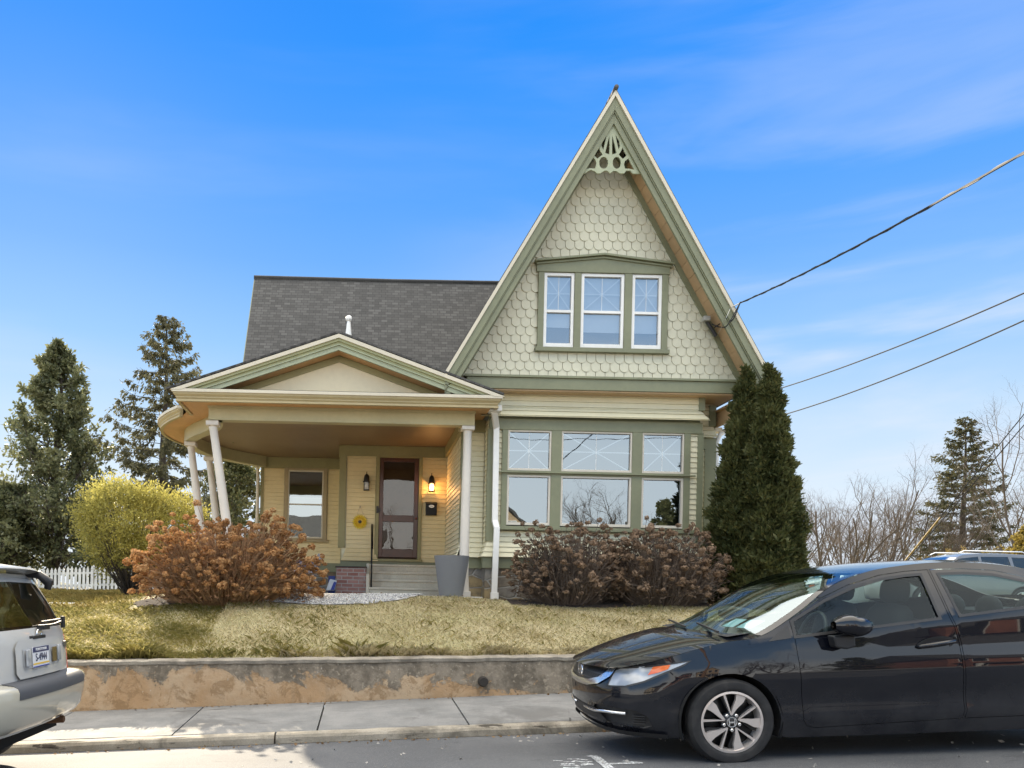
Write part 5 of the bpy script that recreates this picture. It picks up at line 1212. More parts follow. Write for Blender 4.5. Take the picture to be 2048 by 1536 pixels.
        mb = MB(); xs2 = sh(YR_(.60), 1.02)[0] + .012; mb.prism([(.57, 1.045), (.63, 1.045), (.63, 1.01), (.60, .985), (.57, 1.01)], xs2 - .006, xs2 + .004, 'x'); obj('badge', mb, simple('badge_grey', (.2, .2, .2), .3, .8), gate, shift=False)
        xw = sh(L_, 1.18)[0]
        mb = MB(); mb.box(xw + .01, xw + .07, .02, .14, 1.165, 1.205); mb.tube([(xw + .05, .08, 1.19), (xw + .05, .30, 1.20), (xw + .03, .48, 1.215)], .011, 6); mb.bar((xw + .02, .1, 1.225), (xw + .0, .6, 1.235), .02, .015); obj('wiper', mb, PLASTIC, gate, shift=False, bevel=.004)
        mb = MB(); mb.box(xw + .005, xw + .05, -.14, .10, 1.10, 1.125); mb.box(xw, xw + .03, .54, .58, 1.16, 1.26); obj('hinge', mb, PLASTIC, gate, shift=False, bevel=.006)
        mb = MB(); xh = sh(YR_(.52), 1.6)[0]; mb.tube([(xh - .05, .50, 1.64), (xh + .09, .51, 1.62), (xh + .17, .52, 1.55), (xh + .15, .53, 1.50)], [.03, .035, .045, .03], 10); obj('glass_hinge', mb, PLASTIC, gate, smooth=60, shift=False)
        mb = MB(); mb.tube([(2.9, .34, .36), (3.3, .36, .40), (3.62, .42, .395)], .032, 12); mb.lathe([(.026, 3.57), (.026, 3.625)], (0, .42, .395), 12, 'x'); obj('exhaust', mb, simple('rusty_steel', (.14, .07, .035), .7, .4), t, smooth=60, shift=False)
    mb = MB(); mb.box(-.6, 3.45, -.7, .7, .30, .42); mb.box(0, 3.3, -.8, .8, .42, .9) if not hero else mb.box(0, 3.2, -.8, .8, .42, .8)
    obj('floor_pan', mb, LINER, t, shift=False)
    mb = MB(); mb.box(1.3, 1.45, -.6, -.15, .8, 1.35); mb.box(1.3, 1.45, .15, .6, .8, 1.35); mb.box(2.3, 2.45, -.62, .62, .8, 1.3); obj('seat_row', mb, SEAT, t, bevel=.05, shift=False)
    for sg in (-1, 1): mb = MB(); mb.tube([(1.1, sg * .58, 1.70), (1.25, sg * .58, 1.77), (2.9, sg * .58, 1.77), (3.05, sg * .58, 1.71)], .018, 8); obj('roof_rail', mb, lower or PLASTIC, t, smooth=60, shift=False)
    for xc in (0, 2.72):
        for sg in (-1, 1): wheel(t, xc, sg * .79, .365, sg, 'spoke', tw=.24)
    return t
DGLASS = glassy('dark_car_glass', .07, (.30, .33, .30), (1, 1, 1), 0, .45)
SILV = carpaint('pearl_white_paint', (.50, .50, .485)); CHAMP = carpaint('champagne_paint', (.42, .40, .33))
SX = -2.34 - 3.62 - .14
suv('suv', 'white sport utility vehicle with champagne bumper, tail in view at the left edge', (SX, 6.33, road_z(SX, 6.33) - .0), (0, -slope, 0), SILV, None, True, CHAMP)
# ------------------------------------------------------------------ vegetation
BARK = paint('grey_bark', (.085, .068, .052), .9, .35, .6); BARKD = paint('dark_bark', (.065, .052, .042), .9, .35, .6); TWIG = paint('winter_twigs', (.105, .075, .055), .9, .25, 0)
DRYSTEM = paint('dry_stems', (.36, .22, .115), .85, .35, 0)
def grow(out, p, d, L, r, lvl, rng, cfg):
    n = cfg['seg'][lvl]; pts = [p.copy()]; dirs = []
    for i in range(n):
        d = (d + Vector((rng.gauss(0, 1), rng.gauss(0, 1), rng.gauss(0, 1))) * cfg['wig'][lvl] + Vector((0, 0, cfg['up'][lvl]))).normalized()
        p = p + d * L / n; pts.append(p.copy()); dirs.append(d.copy())
    rad = [r * (1 - (1 - cfg['tip'][lvl]) * i / n) for i in range(n + 1)]; out.append((pts, rad, lvl))
    if lvl + 1 >= len(cfg['seg']): return
    k = cfg['kids'][lvl]; k = rng.randint(k[0], k[1])
    for j in range(k):
        t = cfg['from'][lvl] + (1 - cfg['from'][lvl]) * (j + rng.random() * .8) / k; i = min(n - 1, int(t * n)); q = pts[i].lerp(pts[i + 1], t * n - i); dd = dirs[i]
        s = dd.orthogonal().normalized(); s = Matrix.Rotation(rng.uniform(0, 2 * math.pi), 3, dd) @ s; a = R(rng.uniform(*cfg['ang'][lvl]))
        grow(out, q, (dd * math.cos(a) + s * math.sin(a)).normalized(), L * rng.uniform(*cfg['len'][lvl]) * (1.15 - .5 * t), rad[i] * cfg['rk'][lvl], lvl + 1, rng, cfg)
def limbs(out, sides=(7, 5, 4, 3, 3), lo=0, hi=9):
    mb = MB()
    for pts, rad, lvl in out:
        if lo <= lvl <= hi: mb.tube(pts, rad, sides[min(lvl, 4)], cap=False)
    return mb
def alongpts(out, rs, lvls, per, t0=.15):
    P_, D_ = [], []
    for pts, rad, lvl in out:
        if lvl not in lvls: continue
        a = np.array([tuple(q) for q in pts]); m = len(a) - 1
        t = rs.uniform(t0, 1, per) * m; i = np.minimum(t.astype(int), m - 1); f = (t - i)[:, None]
        P_.append(a[i] * (1 - f) + a[i + 1] * f); D_.append(a[i + 1] - a[i])
    return np.concatenate(P_), unit(np.concatenate(D_))
def ground(x, y): return lawn_z(x, y)
BARE = dict(seg=(7, 6, 5, 4, 3), wig=(.10, .16, .2, .24, .28), up=(.06, .10, .08, .06, .03), tip=(.45, .4, .4, .4, .4), kids=((5, 8), (5, 7), (4, 6), (3, 4), (0, 0)), ang=((22, 50), (25, 55), (25, 55), (25, 60), (0, 0)), len=((.45, .7), (.4, .65), (.4, .65), (.4, .65), (0, 0)), rk=(.55, .55, .55, .6, .6))
BARE['from'] = (.22, .2, .2, .2, .2)
def bare_tree(name, label, x, y, h, r, stems, seed, group, lean=0, z=None, leafy=None):
    rng = random.Random(seed); z = ground(x, y) - .1 if z is None else z; t = thing(name, label, 'tree', (x, y, z), group); out = []
    for k in range(stems):
        a = rng.uniform(0, 6.28); tl = .0 if stems == 1 else rng.uniform(.15, .5); d = Vector((math.cos(a) * tl + lean, math.sin(a) * tl, 1)).normalized()
        grow(out, Vector((x + .15 * math.cos(a) * (stems > 1), y + .15 * math.sin(a) * (stems > 1), z)), d, h * rng.uniform(.75, 1), r * rng.uniform(.7, 1), 0, rng, BARE)
    obj('trunk', limbs(out, hi=0), BARK, t, smooth=60); obj('branches', limbs(out, lo=1, hi=2), BARK, t); obj('twigs', limbs(out, lo=3), TWIG, t)
    if leafy:
        rs = np.random.RandomState(seed); p_, d_ = alongpts(out, rs, (3, 4), leafy[0]); V, F = leafgeo(rs, p_, d_ + np.array([0, 0, -.3]), leafy[1], leafy[2], .8); npmesh('dry_leaves', V, F, leafy[3], t)
    return t
# --- left broadleaf evergreens: excurrent trunk with leaf-clothed limbs
LEAFD = foliage('dark_evergreen_leaf', (.10, .115, .055), (.17, .18, .09), .5, .9, .4, (.25, .25, .15))
LEAFM = foliage('olive_evergreen_leaf', (.09, .10, .04), (.16, .16, .07), .45, .9, .4, (.26, .24, .11))
def evergreen(name, label, x, y, h, prof, seed, nb, mat, group, leaf=(.20, .10), per=26, droop=.0, z=None):
    rng = random.Random(seed); rs = np.random.RandomState(seed); z = ground(x, y) - .1 if z is None else z; t = thing(name, label, 'tree', (x, y, z), group); out = []
    tr = [Vector((x + .12 * math.sin(i * 1.3 + seed), y, z + h * i / 9)) for i in range(10)]; out.append((tr, [.2 * (1 - i / 10.5) + .015 for i in range(10)], 0))
    cfg = dict(seg=(0, 6, 4, 3), wig=(0, .16, .22, .3), up=(0, .09, .06, -.02), tip=(0, .3, .4, .4), kids=((0, 0), (7, 10), (3, 5), (0, 0)), ang=((0, 0), (30, 65), (30, 65), (0, 0)), len=((0, 0), (.32, .55), (.4, .7), (0, 0)), rk=(0, .5, .5, .5)); cfg['from'] = (0, .18, .2, 0)
    for k in range(nb):
        u = (k + rng.random()) / nb; u = .04 + .95 * u; rr = float(np.interp(u, [p[0] for p in prof], [p[1] for p in prof])) * rng.uniform(.65, 1.12); a = k * 2.4 + rng.uniform(-.5, .5)
        i = min(8, int(u * 9)); p = tr[i].lerp(tr[i + 1], u * 9 - i); el_ = rng.uniform(.05, .55) + .5 * max(0, u - .7)
        grow(out, p, Vector((math.cos(a), math.sin(a), el_ - droop)).normalized(), rr, .05 * (1 - u) + .012, 1, rng, cfg)
    obj('trunk', limbs(out, hi=0), BARKD, t, smooth=60); obj('branches', limbs(out, lo=1), BARKD, t)
    p_, d_ = alongpts(out, rs, (2, 3), per, .1); p_ += rs.normal(0, .05, p_.shape); V, F = leafgeo(rs, p_, d_ + np.array([0, 0, .1]), leaf[0], leaf[1], .9); npmesh('crown', V, F, mat, t); return t
q = P(110, 1170, 34)
evergreen('evergreen_tree', 'tall dark broadleaf evergreen behind the left end of the picket fence', q.x, 34, P(100, 688, 34).z - ground(q.x, 34), [(0, 2.6), (.15, 3.1), (.4, 2.6), (.55, 2.2), (.66, 1.45), (.75, 1.75), (.88, .95), (1, .3)], 5, 74, LEAFD, 'trees behind the picket fence', (.20, .11), 8)
q = P(462, 1150, 31)
evergreen('evergreen_tree', 'loose leafy tree seen between the leaning veranda columns', q.x, 31, P(440, 905, 31).z - ground(q.x, 31), [(0, 1.2), (.3, 1.7), (.6, 1.5), (.85, .9), (1, .3)], 9, 46, LEAFM, 'trees behind the picket fence', (.17, .09), 6)
q = P(-60, 1170, 30)
evergreen('evergreen_tree', 'low dark evergreen mass at the left picture edge behind the white fence', q.x, 33, 4.2, [(0, 2.0), (.4, 1.9), (.8, 1.1), (1, .3)], 12, 44, LEAFD, 'trees behind the picket fence', (.2, .11), 8)
q = P(215, 1150, 32)
evergreen('evergreen_tree', 'low dark evergreen shrub just behind the right part of the picket fence', q.x, 32.5, 2.3, [(0, 1.7), (.5, 1.4), (1, .4)], 15, 40, LEAFD, 'trees behind the picket fence', (.2, .11), 9)
# --- Norway spruce
NEED = foliage('spruce_needles', (.085, .085, .045), (.14, .135, .075), .4, .8, .6, (.19, .175, .09))
def spruce(name, label, x, y, h, rad, seed, nb, mat, u0=.12, sparse=1.0, bark=BARKD, group=None, spray=(.34, .07), z=None, thin=1.0, flat=False):
    rng = random.Random(seed); rs = np.random.RandomState(seed); z = ground(x, y) - .1 if z is None else z; t = thing(name, label, 'tree', (x, y, z), group); br = MB(); tw = MB(); PP, AA = [], []
    mb = MB(); mb.tube([(x + .05 * math.sin(i), y, z + h * i / 10) for i in range(11)], [.022 * h * (1 - i / 10.3) + .012 for i in range(11)], 8); obj('trunk', mb, bark, t, smooth=60)
    for k in range(nb):
        u = u0 + (1 - u0) * ((k + rng.random() * .8) / nb) ** 1.0; L_ = rad * (1 - u) ** .72 * rng.uniform(.62, 1.15) + .14; a = k * 2.399 + rng.uniform(-.35, .35); d = Vector((math.cos(a), math.sin(a), 0)); p0 = Vector((x, y, z + h * u)); pts = []
        rise = rng.uniform(.02, .35) + .45 * max(0, u - .72)
        for i in range(8):
            v = i / 7; pts.append(p0 + d * L_ * v + Vector((0, 0, L_ * (rise * v - .55 * v * v * (1 - u * .8) + .32 * v ** 4))))
        br.tube(pts, [.035 * (1 - u) * (1 - i / 8) + .007 for i in range(8)], 4, cap=False)
        a_ = np.array([tuple(q) for q in pts]); m = int((9 + 17 * L_) * sparse); tt = rs.uniform(.18, 1, m) * 7; i = np.minimum(tt.astype(int), 6); f = (tt - i)[:, None]; base = a_[i] * (1 - f) + a_[i + 1] * f
        side = np.array([-d.y, d.x, 0]) * rs.choice([-1, 1], m)[:, None]; dirs = side * rs.uniform(.25, 1, m)[:, None] + np.array(tuple(d)) * rs.uniform(.2, .8, m)[:, None] + np.array([0, 0, -1]) * rs.uniform(.05 if flat else .25, .35 if flat else 1.0, m)[:, None]
        ln = rs.uniform(.14, .5, m)[:, None] * (.45 + .55 * min(1, L_ / 2))
        dirs = unit(dirs)
        for b_, e_ in zip(base[::3], (base + dirs * ln)[::3]): tw.tube([b_, e_], [.006, .003], 3, cap=False)
        for s_ in range(9): PP.append(base + dirs * ln * (s_ / 8)); AA.append(dirs + np.array([0, 0, -.1 if flat else -.35]))
    obj('branches', br, bark, t); obj('twigs', tw, bark, t)
    p_ = np.concatenate(PP); d_ = np.concatenate(AA); sel = rs.rand(len(p_)) < thin; p_, d_ = p_[sel], d_[sel]; V, F = leafgeo(rs, p_ + rs.normal(0, .025, p_.shape), d_, spray[0] * .6, spray[1], .55); npmesh('crown', V, F, mat, t); return t
q = P(322, 1150, 37)
spruce('spruce_tree', 'tall spruce with drooping branchlets rising left of the veranda', q.x, 37, P(322, 628, 37).z - ground(q.x, 37), 4.7, 3, 120, NEED, .10, .72, group='trees behind the picket fence', spray=(.30, .075))
PINE = foliage('hemlock_needles', (.05, .058, .03), (.09, .09, .045), .3, .8, .6, (.16, .13, .05))
q = P(1925, 1130, 50)
spruce('hemlock_tree', 'dark conifer with bare lower trunk standing among the bare trees at right', q.x, 50, P(1940, 838, 50).z + .4, 3.9, 8, 105, PINE, .20, .7, spray=(.34, .08), z=-.4, bark=BARK, thin=.8, flat=True)
# --- bare winter trees at the right
BG = 'bare winter trees right of the house'
lf = foliage('dead_leaf', (.22, .13, .06), (.30, .20, .10), .3, 1)
for k, (px, top, Y, st, lab) in enumerate(((1628, 955, 44, 3, 'bare tree right beside the arborvitae'), (1690, 965, 46, 4, 'multi-stemmed bare tree right of the white parked car'), (1762, 900, 50, 3, 'bare tree with spreading stems in the middle of the row'), (1830, 900, 55, 3, 'bare tree leaning left of the dark conifer'), (1868, 985, 48, 4, 'low bushy bare tree under the dark conifer'), (2075, 760, 40, 2, 'tall bare tree cut off by the right picture edge'), (1990, 930, 58, 3, 'faint bare tree behind the right side of the conifer'))):
    q = P(px, 1130, Y); bare_tree('bare_tree', lab, q.x, Y, (P(px, top, Y).z + .6) * .80, .10, st, 20 + k, BG, 0, -.5)
for k, (px, top, Y, st, lab) in enumerate(((1605, 985, 52, 4, 'low bare tree half hidden by the arborvitae'), (1655, 1000, 60, 5, 'twiggy bare tree in the second row behind the white car'), (1725, 985, 62, 5, 'broad bare tree in the second row left of the guy wires'), (1795, 990, 64, 5, 'second row bare tree right of the guy wire foot'), (1845, 970, 66, 4, 'far bare tree just left of the conifer trunk'), (2030, 985, 64, 4, 'far bare tree behind the golden conifer'))):
    q = P(px, 1130, Y); bare_tree('bare_tree', lab, q.x, Y, (P(px, top, Y).z + .6) * .85, .09, max(2, st - 2), 120 + k, BG, 0, -.6)
YEL = foliage('golden_conifer_leaf', (.20, .15, .03), (.30, .23, .05), .4, 1.2, .6, (.14, .12, .03)); YELB = foliage('straw_leaf', (.26, .19, .07), (.20, .16, .06), .4, 1)
q = P(2060, 1120, 38); spruce('golden_conifer', 'yellow green conifer at the right picture edge', q.x, 38, 4.6, 2.1, 33, 110, YEL, .03, 1.2, spray=(.22, .08), z=-.6)
for k, (px, Y, h, lab) in enumerate(((1885, 42, 2.6, 'straw coloured thicket left of the conifer trunk'), (1965, 44, 3.0, 'straw coloured thicket between the conifer and the golden conifer'), (1790, 50, 1.6, 'low tawny thicket behind the guy wires'))):
    q = P(px, 1120, Y); bare_tree('thicket', lab, q.x, Y, h, .04, 6, 60 + k, 'thickets under the bare trees', 0, -.5, (3, .16, .06, YELB))
# --- picket fence
t = thing('picket_fence', 'white wooden picket fence at the back of the left lawn', 'fence', (-11, 30, -.2)); rf = random.Random(2); pk = MB(); rl = MB(); x = -17.5; FENCE = paint('weathered_white_paint', (.62, .62, .60), .6, .22)
def fz(x): return -.16 + .05 * (x + 11)
while x < -7.0:
    z = fz(x) + rf.uniform(-.015, .015); w_ = .046; h = .93 + rf.uniform(-.02, .02); l_ = rf.uniform(-.012, .012)
    pk.prism([(x - w_, z + .03), (x + w_, z + .03), (x + w_ + l_, z + h - .10), (x + l_, z + h), (x - w_ + l_, z + h - .10)], 29.96, 29.985); x += .152
obj('pickets', pk, FENCE, t)
for h in (.22, .68):
    mb = MB(); mb.bar((-17.5, 30.01, fz(-17.5) + h), (-7, 30.01, fz(-7) + h), .04, .085); obj('rail', mb, FENCE, t)
for x in (-17.4, -15, -12.6, -10.2, -7.8):
    mb = MB(); mb.box(x - .05, x + .05, 30.03, 30.13, fz(x) - .3, fz(x) + .98); obj('post', mb, FENCE, t)
# --- golden shrub
def shrub(name, label, x, y, rx, rz, zc, seed, mat, n, leaf, z):
    rs = np.random.RandomState(seed); rng = random.Random(seed); t = thing(name, label, 'shrub', (x, y, z)); st = MB()
    tips = []
    for k in range(150):
        v = unit(rs.normal(0, 1, (1, 3)))[0]; v[2] = v[2] * .9 + .1; rr = .62 + .42 * rs.rand() ** .6; lump = 1 + .14 * math.sin(v[0] * 5 + seed) + .12 * math.sin(v[2] * 6 + v[1] * 4); e = np.array([x, y, zc]) + v * np.array([rx, rx, rz]) * rr * lump
        b = np.array([x + rs.uniform(-.15, .15), y + rs.uniform(-.15, .15), z]); m_ = b * .45 + e * .55 + np.array([0, 0, -.1 * rx]); st.tube(spline([tuple(b), tuple(m_), tuple(e)], 4), [.014 * (1 - i / 9) + .003 for i in range(9)], 3, cap=False); tips.append(e)
    obj('stems', st, BARKD, t); tips = np.array(tips); idx = rs.randint(0, len(tips), n); p_ = tips[idx] + rs.normal(0, .15, (n, 3)) * np.array([rx, rx, rz]) / 1.2
    out_ = unit((p_ - np.array([x, y, zc - .3 * rz]))); V, F = leafgeo(rs, p_, out_ * .8 + np.array([0, 0, .3]), leaf[0], leaf[1], .7); npmesh('crown', V, F, mat, t); return t
GOLD = foliage('golden_leaf', (.33, .30, .08), (.44, .40, .11), .5, 2.2, .5, (.20, .19, .06))
q = P(268, 1050, 19); shrub('golden_shrub', 'rounded yellow green shrub behind the left hydrangea', q.x, 19, 1.26, 1.08, q.z - .14, 4, GOLD, 34000, (.075, .036), -.2)
# --- dried mophead hydrangeas
HEADL = foliage('sunlit_rust_flower_head', (.40, .205, .078), (.54, .325, .15), .4, 3, .8, (.26, .12, .045)); HEADR = foliage('brown_flower_head', (.22, .145, .09), (.32, .225, .15), .3, 3, .8, (.13, .085, .055))  # left heads: rust colour pushed to orange in place of missing sunlight
def hydrangea(name, label, x, y, rx, ry, h, z, seed, nh, mat, group, stemmat, hr=(.045, .085), lmat=None):
    rs = np.random.RandomState(seed); rng = random.Random(seed); t = thing(name, label, 'shrub', (x, y, z), group); st = MB(); V_, F_ = [], []; o = 0
    for k in range(nh):
        a = rs.uniform(0, 2 * math.pi); u = rs.rand(); el_ = math.asin(min(.999, .02 + .97 * u)); rr = rs.uniform(.80, 1.03) if rs.rand() < .76 else rs.uniform(.35, .8); lump = 1 + .10 * math.sin(a * 3 + seed) + .08 * math.sin(a * 7 + el_ * 5)
        c = np.array([x + rx * rr * lump * math.cos(el_) ** .7 * math.cos(a), y + ry * rr * lump * math.cos(el_) ** .7 * math.sin(a), z + .10 + (h - .1) * rr * lump * math.sin(el_) ** .85])
        b = np.array([x + (c[0] - x) * .28 + rs.normal(0, .08), y + (c[1] - y) * .28 + rs.normal(0, .08), z - .05]); m_ = b * .5 + c * .5 + np.array([(c[0] - x) * .02, 0, .10 * h]); m_[:2] += rs.normal(0, .03, 2)
        st.tube(spline([tuple(b), tuple(m_), tuple(c)], 3), [.0075, .007, .0065, .006, .0055, .005, .004], 3, cap=False)
        if rs.rand() < .6:
            e = m_ + rs.normal(0, .12, 3) + np.array([0, 0, .22]); st.tube([m_, (m_ + e) / 2 + rs.normal(0, .02, 3), e], [.005, .004, .0025], 3, cap=False)
        r = rs.uniform(*hr) * (1.25 if rs.rand() < .15 else 1); n = 85; sq = rs.uniform(.55, 1.05); v = unit(rs.normal(0, 1, (n, 3))); v = v[v[:, 2] > rs.uniform(-1, -.6)]; n = len(v); v[:, 2] *= sq; pos = c + v * r * rs.uniform(.62, 1.06, (n, 1)); tan = unit(np.cross(v, rs.normal(0, 1, (n, 3)))); tan2 = unit(np.cross(v, tan)); nn = rs.normal(0, .35, (n, 1)) * v; s = r * rs.uniform(.19, .37, (n, 1)); e1 = (tan + nn) * s; e2 = (tan2 + rs.normal(0, .35, (n, 1)) * v) * s
        V_.append(np.stack([pos - e1, pos - e2 * .9, pos + e1, pos + e2 * .9], 1).reshape(-1, 3)); F_.append(np.arange(4 * n).reshape(-1, 4) + o); o += 4 * n
    for k in range(int(nh * 2.4)):
        a = rs.uniform(0, 2 * math.pi); rr = math.sqrt(rs.rand()) * 1.0; b = np.array([x + .45 * rx * rr * math.cos(a), y + .45 * ry * rr * math.sin(a), z - .05]); e = np.array([x + rx * rr * math.cos(a) * rs.uniform(.7, 1.02), y + ry * rr * math.sin(a) * rs.uniform(.7, 1.02), z + h * rs.uniform(.3, .98) * math.sqrt(max(.08, 1 - rr * rr * .85))]); m_ = (b + e) / 2 + rs.normal(0, .04, 3); st.tube([b, m_, e], [.006, .005, .003], 3, cap=False)
    n = nh * 8; a = rs.uniform(0, 2 * math.pi, n); el_ = np.arcsin(rs.rand(n) * .98); rr = rs.uniform(.35, .97, n); p_ = np.stack([x + rx * rr * np.cos(el_) ** .7 * np.cos(a), y + ry * rr * np.cos(el_) ** .7 * np.sin(a), z + .06 + (h - .1) * rr * np.sin(el_) ** .85], 1); LV, LF = leafgeo(rs, p_, np.stack([np.cos(a), np.sin(a), -.2 + 0 * a], 1), .075, .026, .8); npmesh('dried_leaves', LV, LF, lmat, t)
    obj('stems', st, stemmat, t); npmesh('flower_heads', np.concatenate(V_), np.concatenate(F_), mat, t); return t
BRL = foliage('brown_dry_leaf', (.085, .06, .042), (.14, .10, .07), .3, 4, .8)
HG = 'dried hydrangeas in front of the house'
STEMR = paint('grey_brown_stems', (.15, .115, .09), .9, .35, 0)
hydrangea('hydrangea', 'large rust coloured dried hydrangea bush left of the path to the door', -2.13, 12.35, 1.42, 1.0, 1.32, -.17, 3, 760, HEADL, HG, DRYSTEM, (.034, .066), foliage('rust_dry_leaf', (.17, .085, .042), (.26, .14, .07), .35, 4, .8))
hydrangea('hydrangea', 'brown dried hydrangea directly under the left half of the bay window', 3.22, 12.55, .98, .75, 1.22, -.02, 6, 400, HEADR, HG, STEMR, (.03, .058), BRL)
hydrangea('hydrangea', 'brown dried hydrangea beside the arborvitae', 4.62, 12.45, 1.02, .78, 1.20, -.02, 8, 460, HEADR, HG, STEMR, (.03, .058), BRL)
# --- arborvitae
ARB = foliage('arborvitae_foliage', (.055, .068, .022), (.095, .105, .036), .28, 2.2, .6, (.15, .14, .05))
def arborvitae(name, label, x, y, h, rb, z, seed, n, group, lean):
    rs = np.random.RandomState(seed); t = thing(name, label, 'tree', (x, y, z), group)
    mb = MB(); mb.tube([(x, y, z), (x + lean * .9, y, z + h * .9)], [.09, .01], 8); obj('trunk', mb, BARKD, t)
    u = 1 - np.sqrt(rs.rand(n)) * .999; u = np.clip(u * 1.0, 0, 1); u = 1 - rs.rand(n) ** .62; a = rs.uniform(0, 2 * math.pi, n)
    r = rb * np.interp(u, [0, .06, .2, .45, .7, .86, .95, 1], [.82, .97, 1.0, .86, .58, .30, .12, .01]); lump = 1 + .12 * np.sin(a * 4 + u * 11) + .10 * np.sin(a * 7 - u * 21) + .08 * np.sin(u * 47 + a * 3) + .06 * np.sin(u * 90 - a * 11); rr = r * lump * np.where(rs.rand(n) < .7, rs.uniform(.86, 1.06, n), rs.uniform(.45, .9, n))
    p_ = np.stack([x + lean * u + rr * np.cos(a), y + rr * np.sin(a), z + h * u * .985 + rs.normal(0, .02, n)], 1); d_ = np.stack([np.cos(a) * .55, np.sin(a) * .55, np.full(n, .85)], 1)
    p_ += .035 * np.sin(p_[:, [2, 0, 1]] * 19 + seed); V, F = leafgeo(rs, p_, d_, .10, .036, .5); npmesh('crown', V, F, ARB, t); return t
AG = 'pair of arborvitae at the right corner of the house'
a0 = P(1498, 724, 12.7); a1 = P(1540, 730, 12.35)
arborvitae('arborvitae', 'left stem of the pair of tall narrow arborvitae at the house corner', 5.90, 12.75, a0.z + .05, .385, -.05, 2, 42000, AG, .12)
arborvitae('arborvitae', 'right stem of the pair of tall narrow arborvitae at the house corner', 6.27, 12.35, a1.z + .05, .40, -.05, 5, 42000, AG, -.08)
# --- ground cover
gs = np.random.RandomState(1)
STRAW = foliage('straw_grass', (.72, .64, .43), (.66, .58, .36), .5, 3, .8, (.44, .40, .21)); GREEN = foliage('green_grass', (.27, .26, .085), (.40, .355, .12), .45, 2, .7, (.56, .47, .21))
def blades(name, N_, xr, yr, keep, mat, hgt, wid, tuft=0):
    x = gs.uniform(*xr, N_); y = gs.uniform(*yr, N_); k = keep(x, y); x, y = x[k], y[k]; n = len(x)
    z = np.array([lawn_z(a, b) for a, b in zip(x, y)]) - .006; nz = np.sin(x * 2.9 + 1.7 * y) * np.sin(y * 3.7 - x * 1.3) + .6 * np.sin(x * 7.1 + y * 5.3); h = hgt * gs.uniform(.4, 1.35, n) * (1 + tuft * np.clip(nz, -1, 1.5)); a = gs.uniform(0, 2 * math.pi, n); lean = gs.uniform(.3, 1.7, n) * h
    q = np.stack([np.cos(a), np.sin(a), np.zeros(n)], 1); s = np.stack([-np.sin(a), np.cos(a), np.zeros(n)], 1) * (wid * gs.uniform(.6, 1.3, n))[:, None] / 2; b = np.stack([x, y, z], 1); m_ = b + q * (lean * .35)[:, None] + np.array([0, 0, 1]) * (h * .65)[:, None]; tp = b + q * lean[:, None] + np.array([0, 0, 1]) * (h * .95)[:, None]
    V = np.stack([b - s, b + s, m_ + s * .7, tp, m_ - s * .7], 1).reshape(-1, 3); F = np.arange(5 * n).reshape(-1, 5); o = npmesh(name, V, F, mat); o['kind'] = 'stuff'; return o
def bare(x, y): return ((x + 1.72) / .42) ** 2 + ((y - 11.0) / .75) ** 2 < .9 + .3 * np.sin(x * 9 + y * 5)
def bed(x, y):      # mulch, gravel, patio and path edges
    b = ((x > -3.6) & (x < .75 + .25 * np.sin(y * 3)) & (y > 12.05 + .12 * np.sin(x * 2.1) + .45 * np.clip((x + 1.2) * .0, 0, 1)) & (y < 18.5)) | ((x > 2.15) & (x < 6.9) & (y > 12.12 + .08 * np.sin(x * 3)) & (y < 14)) | ((x > .7) & (x < 2.3) & (y > 12.62))
    path = (np.abs(y - (13.75 + .1 * np.sin(x))) < .38) & (x < -3.2) & (x > -8)
    return b | path
lf_ = lambda x: 1 / (1 + np.exp((x + 2.0 + .5 * np.sin(x * 3)) * 2.2))
blades('grass', 105000, (-5.5, 9), (9.80, 13.2), lambda x, y: ~bed(x, y) & (gs.rand(len(x)) > lf_(x) * .35), STRAW, .034, .0095, .2)
blades('grass', 80000, (-5.5, 5), (9.80, 12.8), lambda x, y: ~bed(x, y) & ~bare(x, y) & (gs.rand(len(x)) < .035 + .9 * lf_(x) * (.75 + .5 * (y < 10.9))), GREEN, .05, .011, .35)
blades('grass', 60000, (-15, -3.2), (12.6, 30), lambda x, y: ~bed(x, y), foliage('sunlit_dry_grass', (.40, .32, .12), (.30, .26, .09), .3, 2, .8), .09, .018, .3)
blades('grass', 40000, (6.5, 16), (12.6, 26), lambda x, y: ~bed(x, y), STRAW, .08, .018, .3)
blades('grass', 9000, (-5.5, 1.5), (9.76, 9.93), lambda x, y: gs.rand(len(x)) < .04 + .9 * lf_(x), GREEN, .10, .011, .5)
blades('grass', 7000, (-1, 9), (9.77, 9.9), lambda x, y: gs.rand(len(x)) < .8, STRAW, .08, .009, .4)
# mulch beds, gravel, path
mul = MT('dark_mulch').set(Roughness=1); mul.col(mul.mix(mul.range(mul.noise(30, 5), .35, .7), (.022, .016, .012), (.075, .052, .036))); mul.bump(mul.noise(50, 4), .03, 1)
def patch(name, poly, mat, lift):
    vs, fs = cdt(dens(poly, .15), [], .15); mb = MB(); mb.add([(v.x, v.y, lawn_z(v.x, v.y) + lift) for v in vs], fs); o = obj(name, mb, mat, smooth=180); o['kind'] = 'structure'; return o
def blob(cx, cy, rx, ry, n=30, s=1): return [(cx + rx * (1 + .07 * math.sin(3 * a + s) + .04 * math.sin(7 * a)) * math.cos(a), cy + ry * (1 + .06 * math.sin(4 * a + s)) * math.sin(a)) for a in lin(0, 2 * math.pi, n + 1)[:-1]]
patch('mulch_bed', [(2.25, 12.2), (3.5, 12.08), (5, 12.12), (6.8, 12.15), (7, 13.2), (6.1, 13.8), (5.7, 13.45), (2.25, 13.4)], mul.m, .012)
patch('mulch_bed', blob(-2.25, 12.5, 1.45, .5), mul.m, .014)
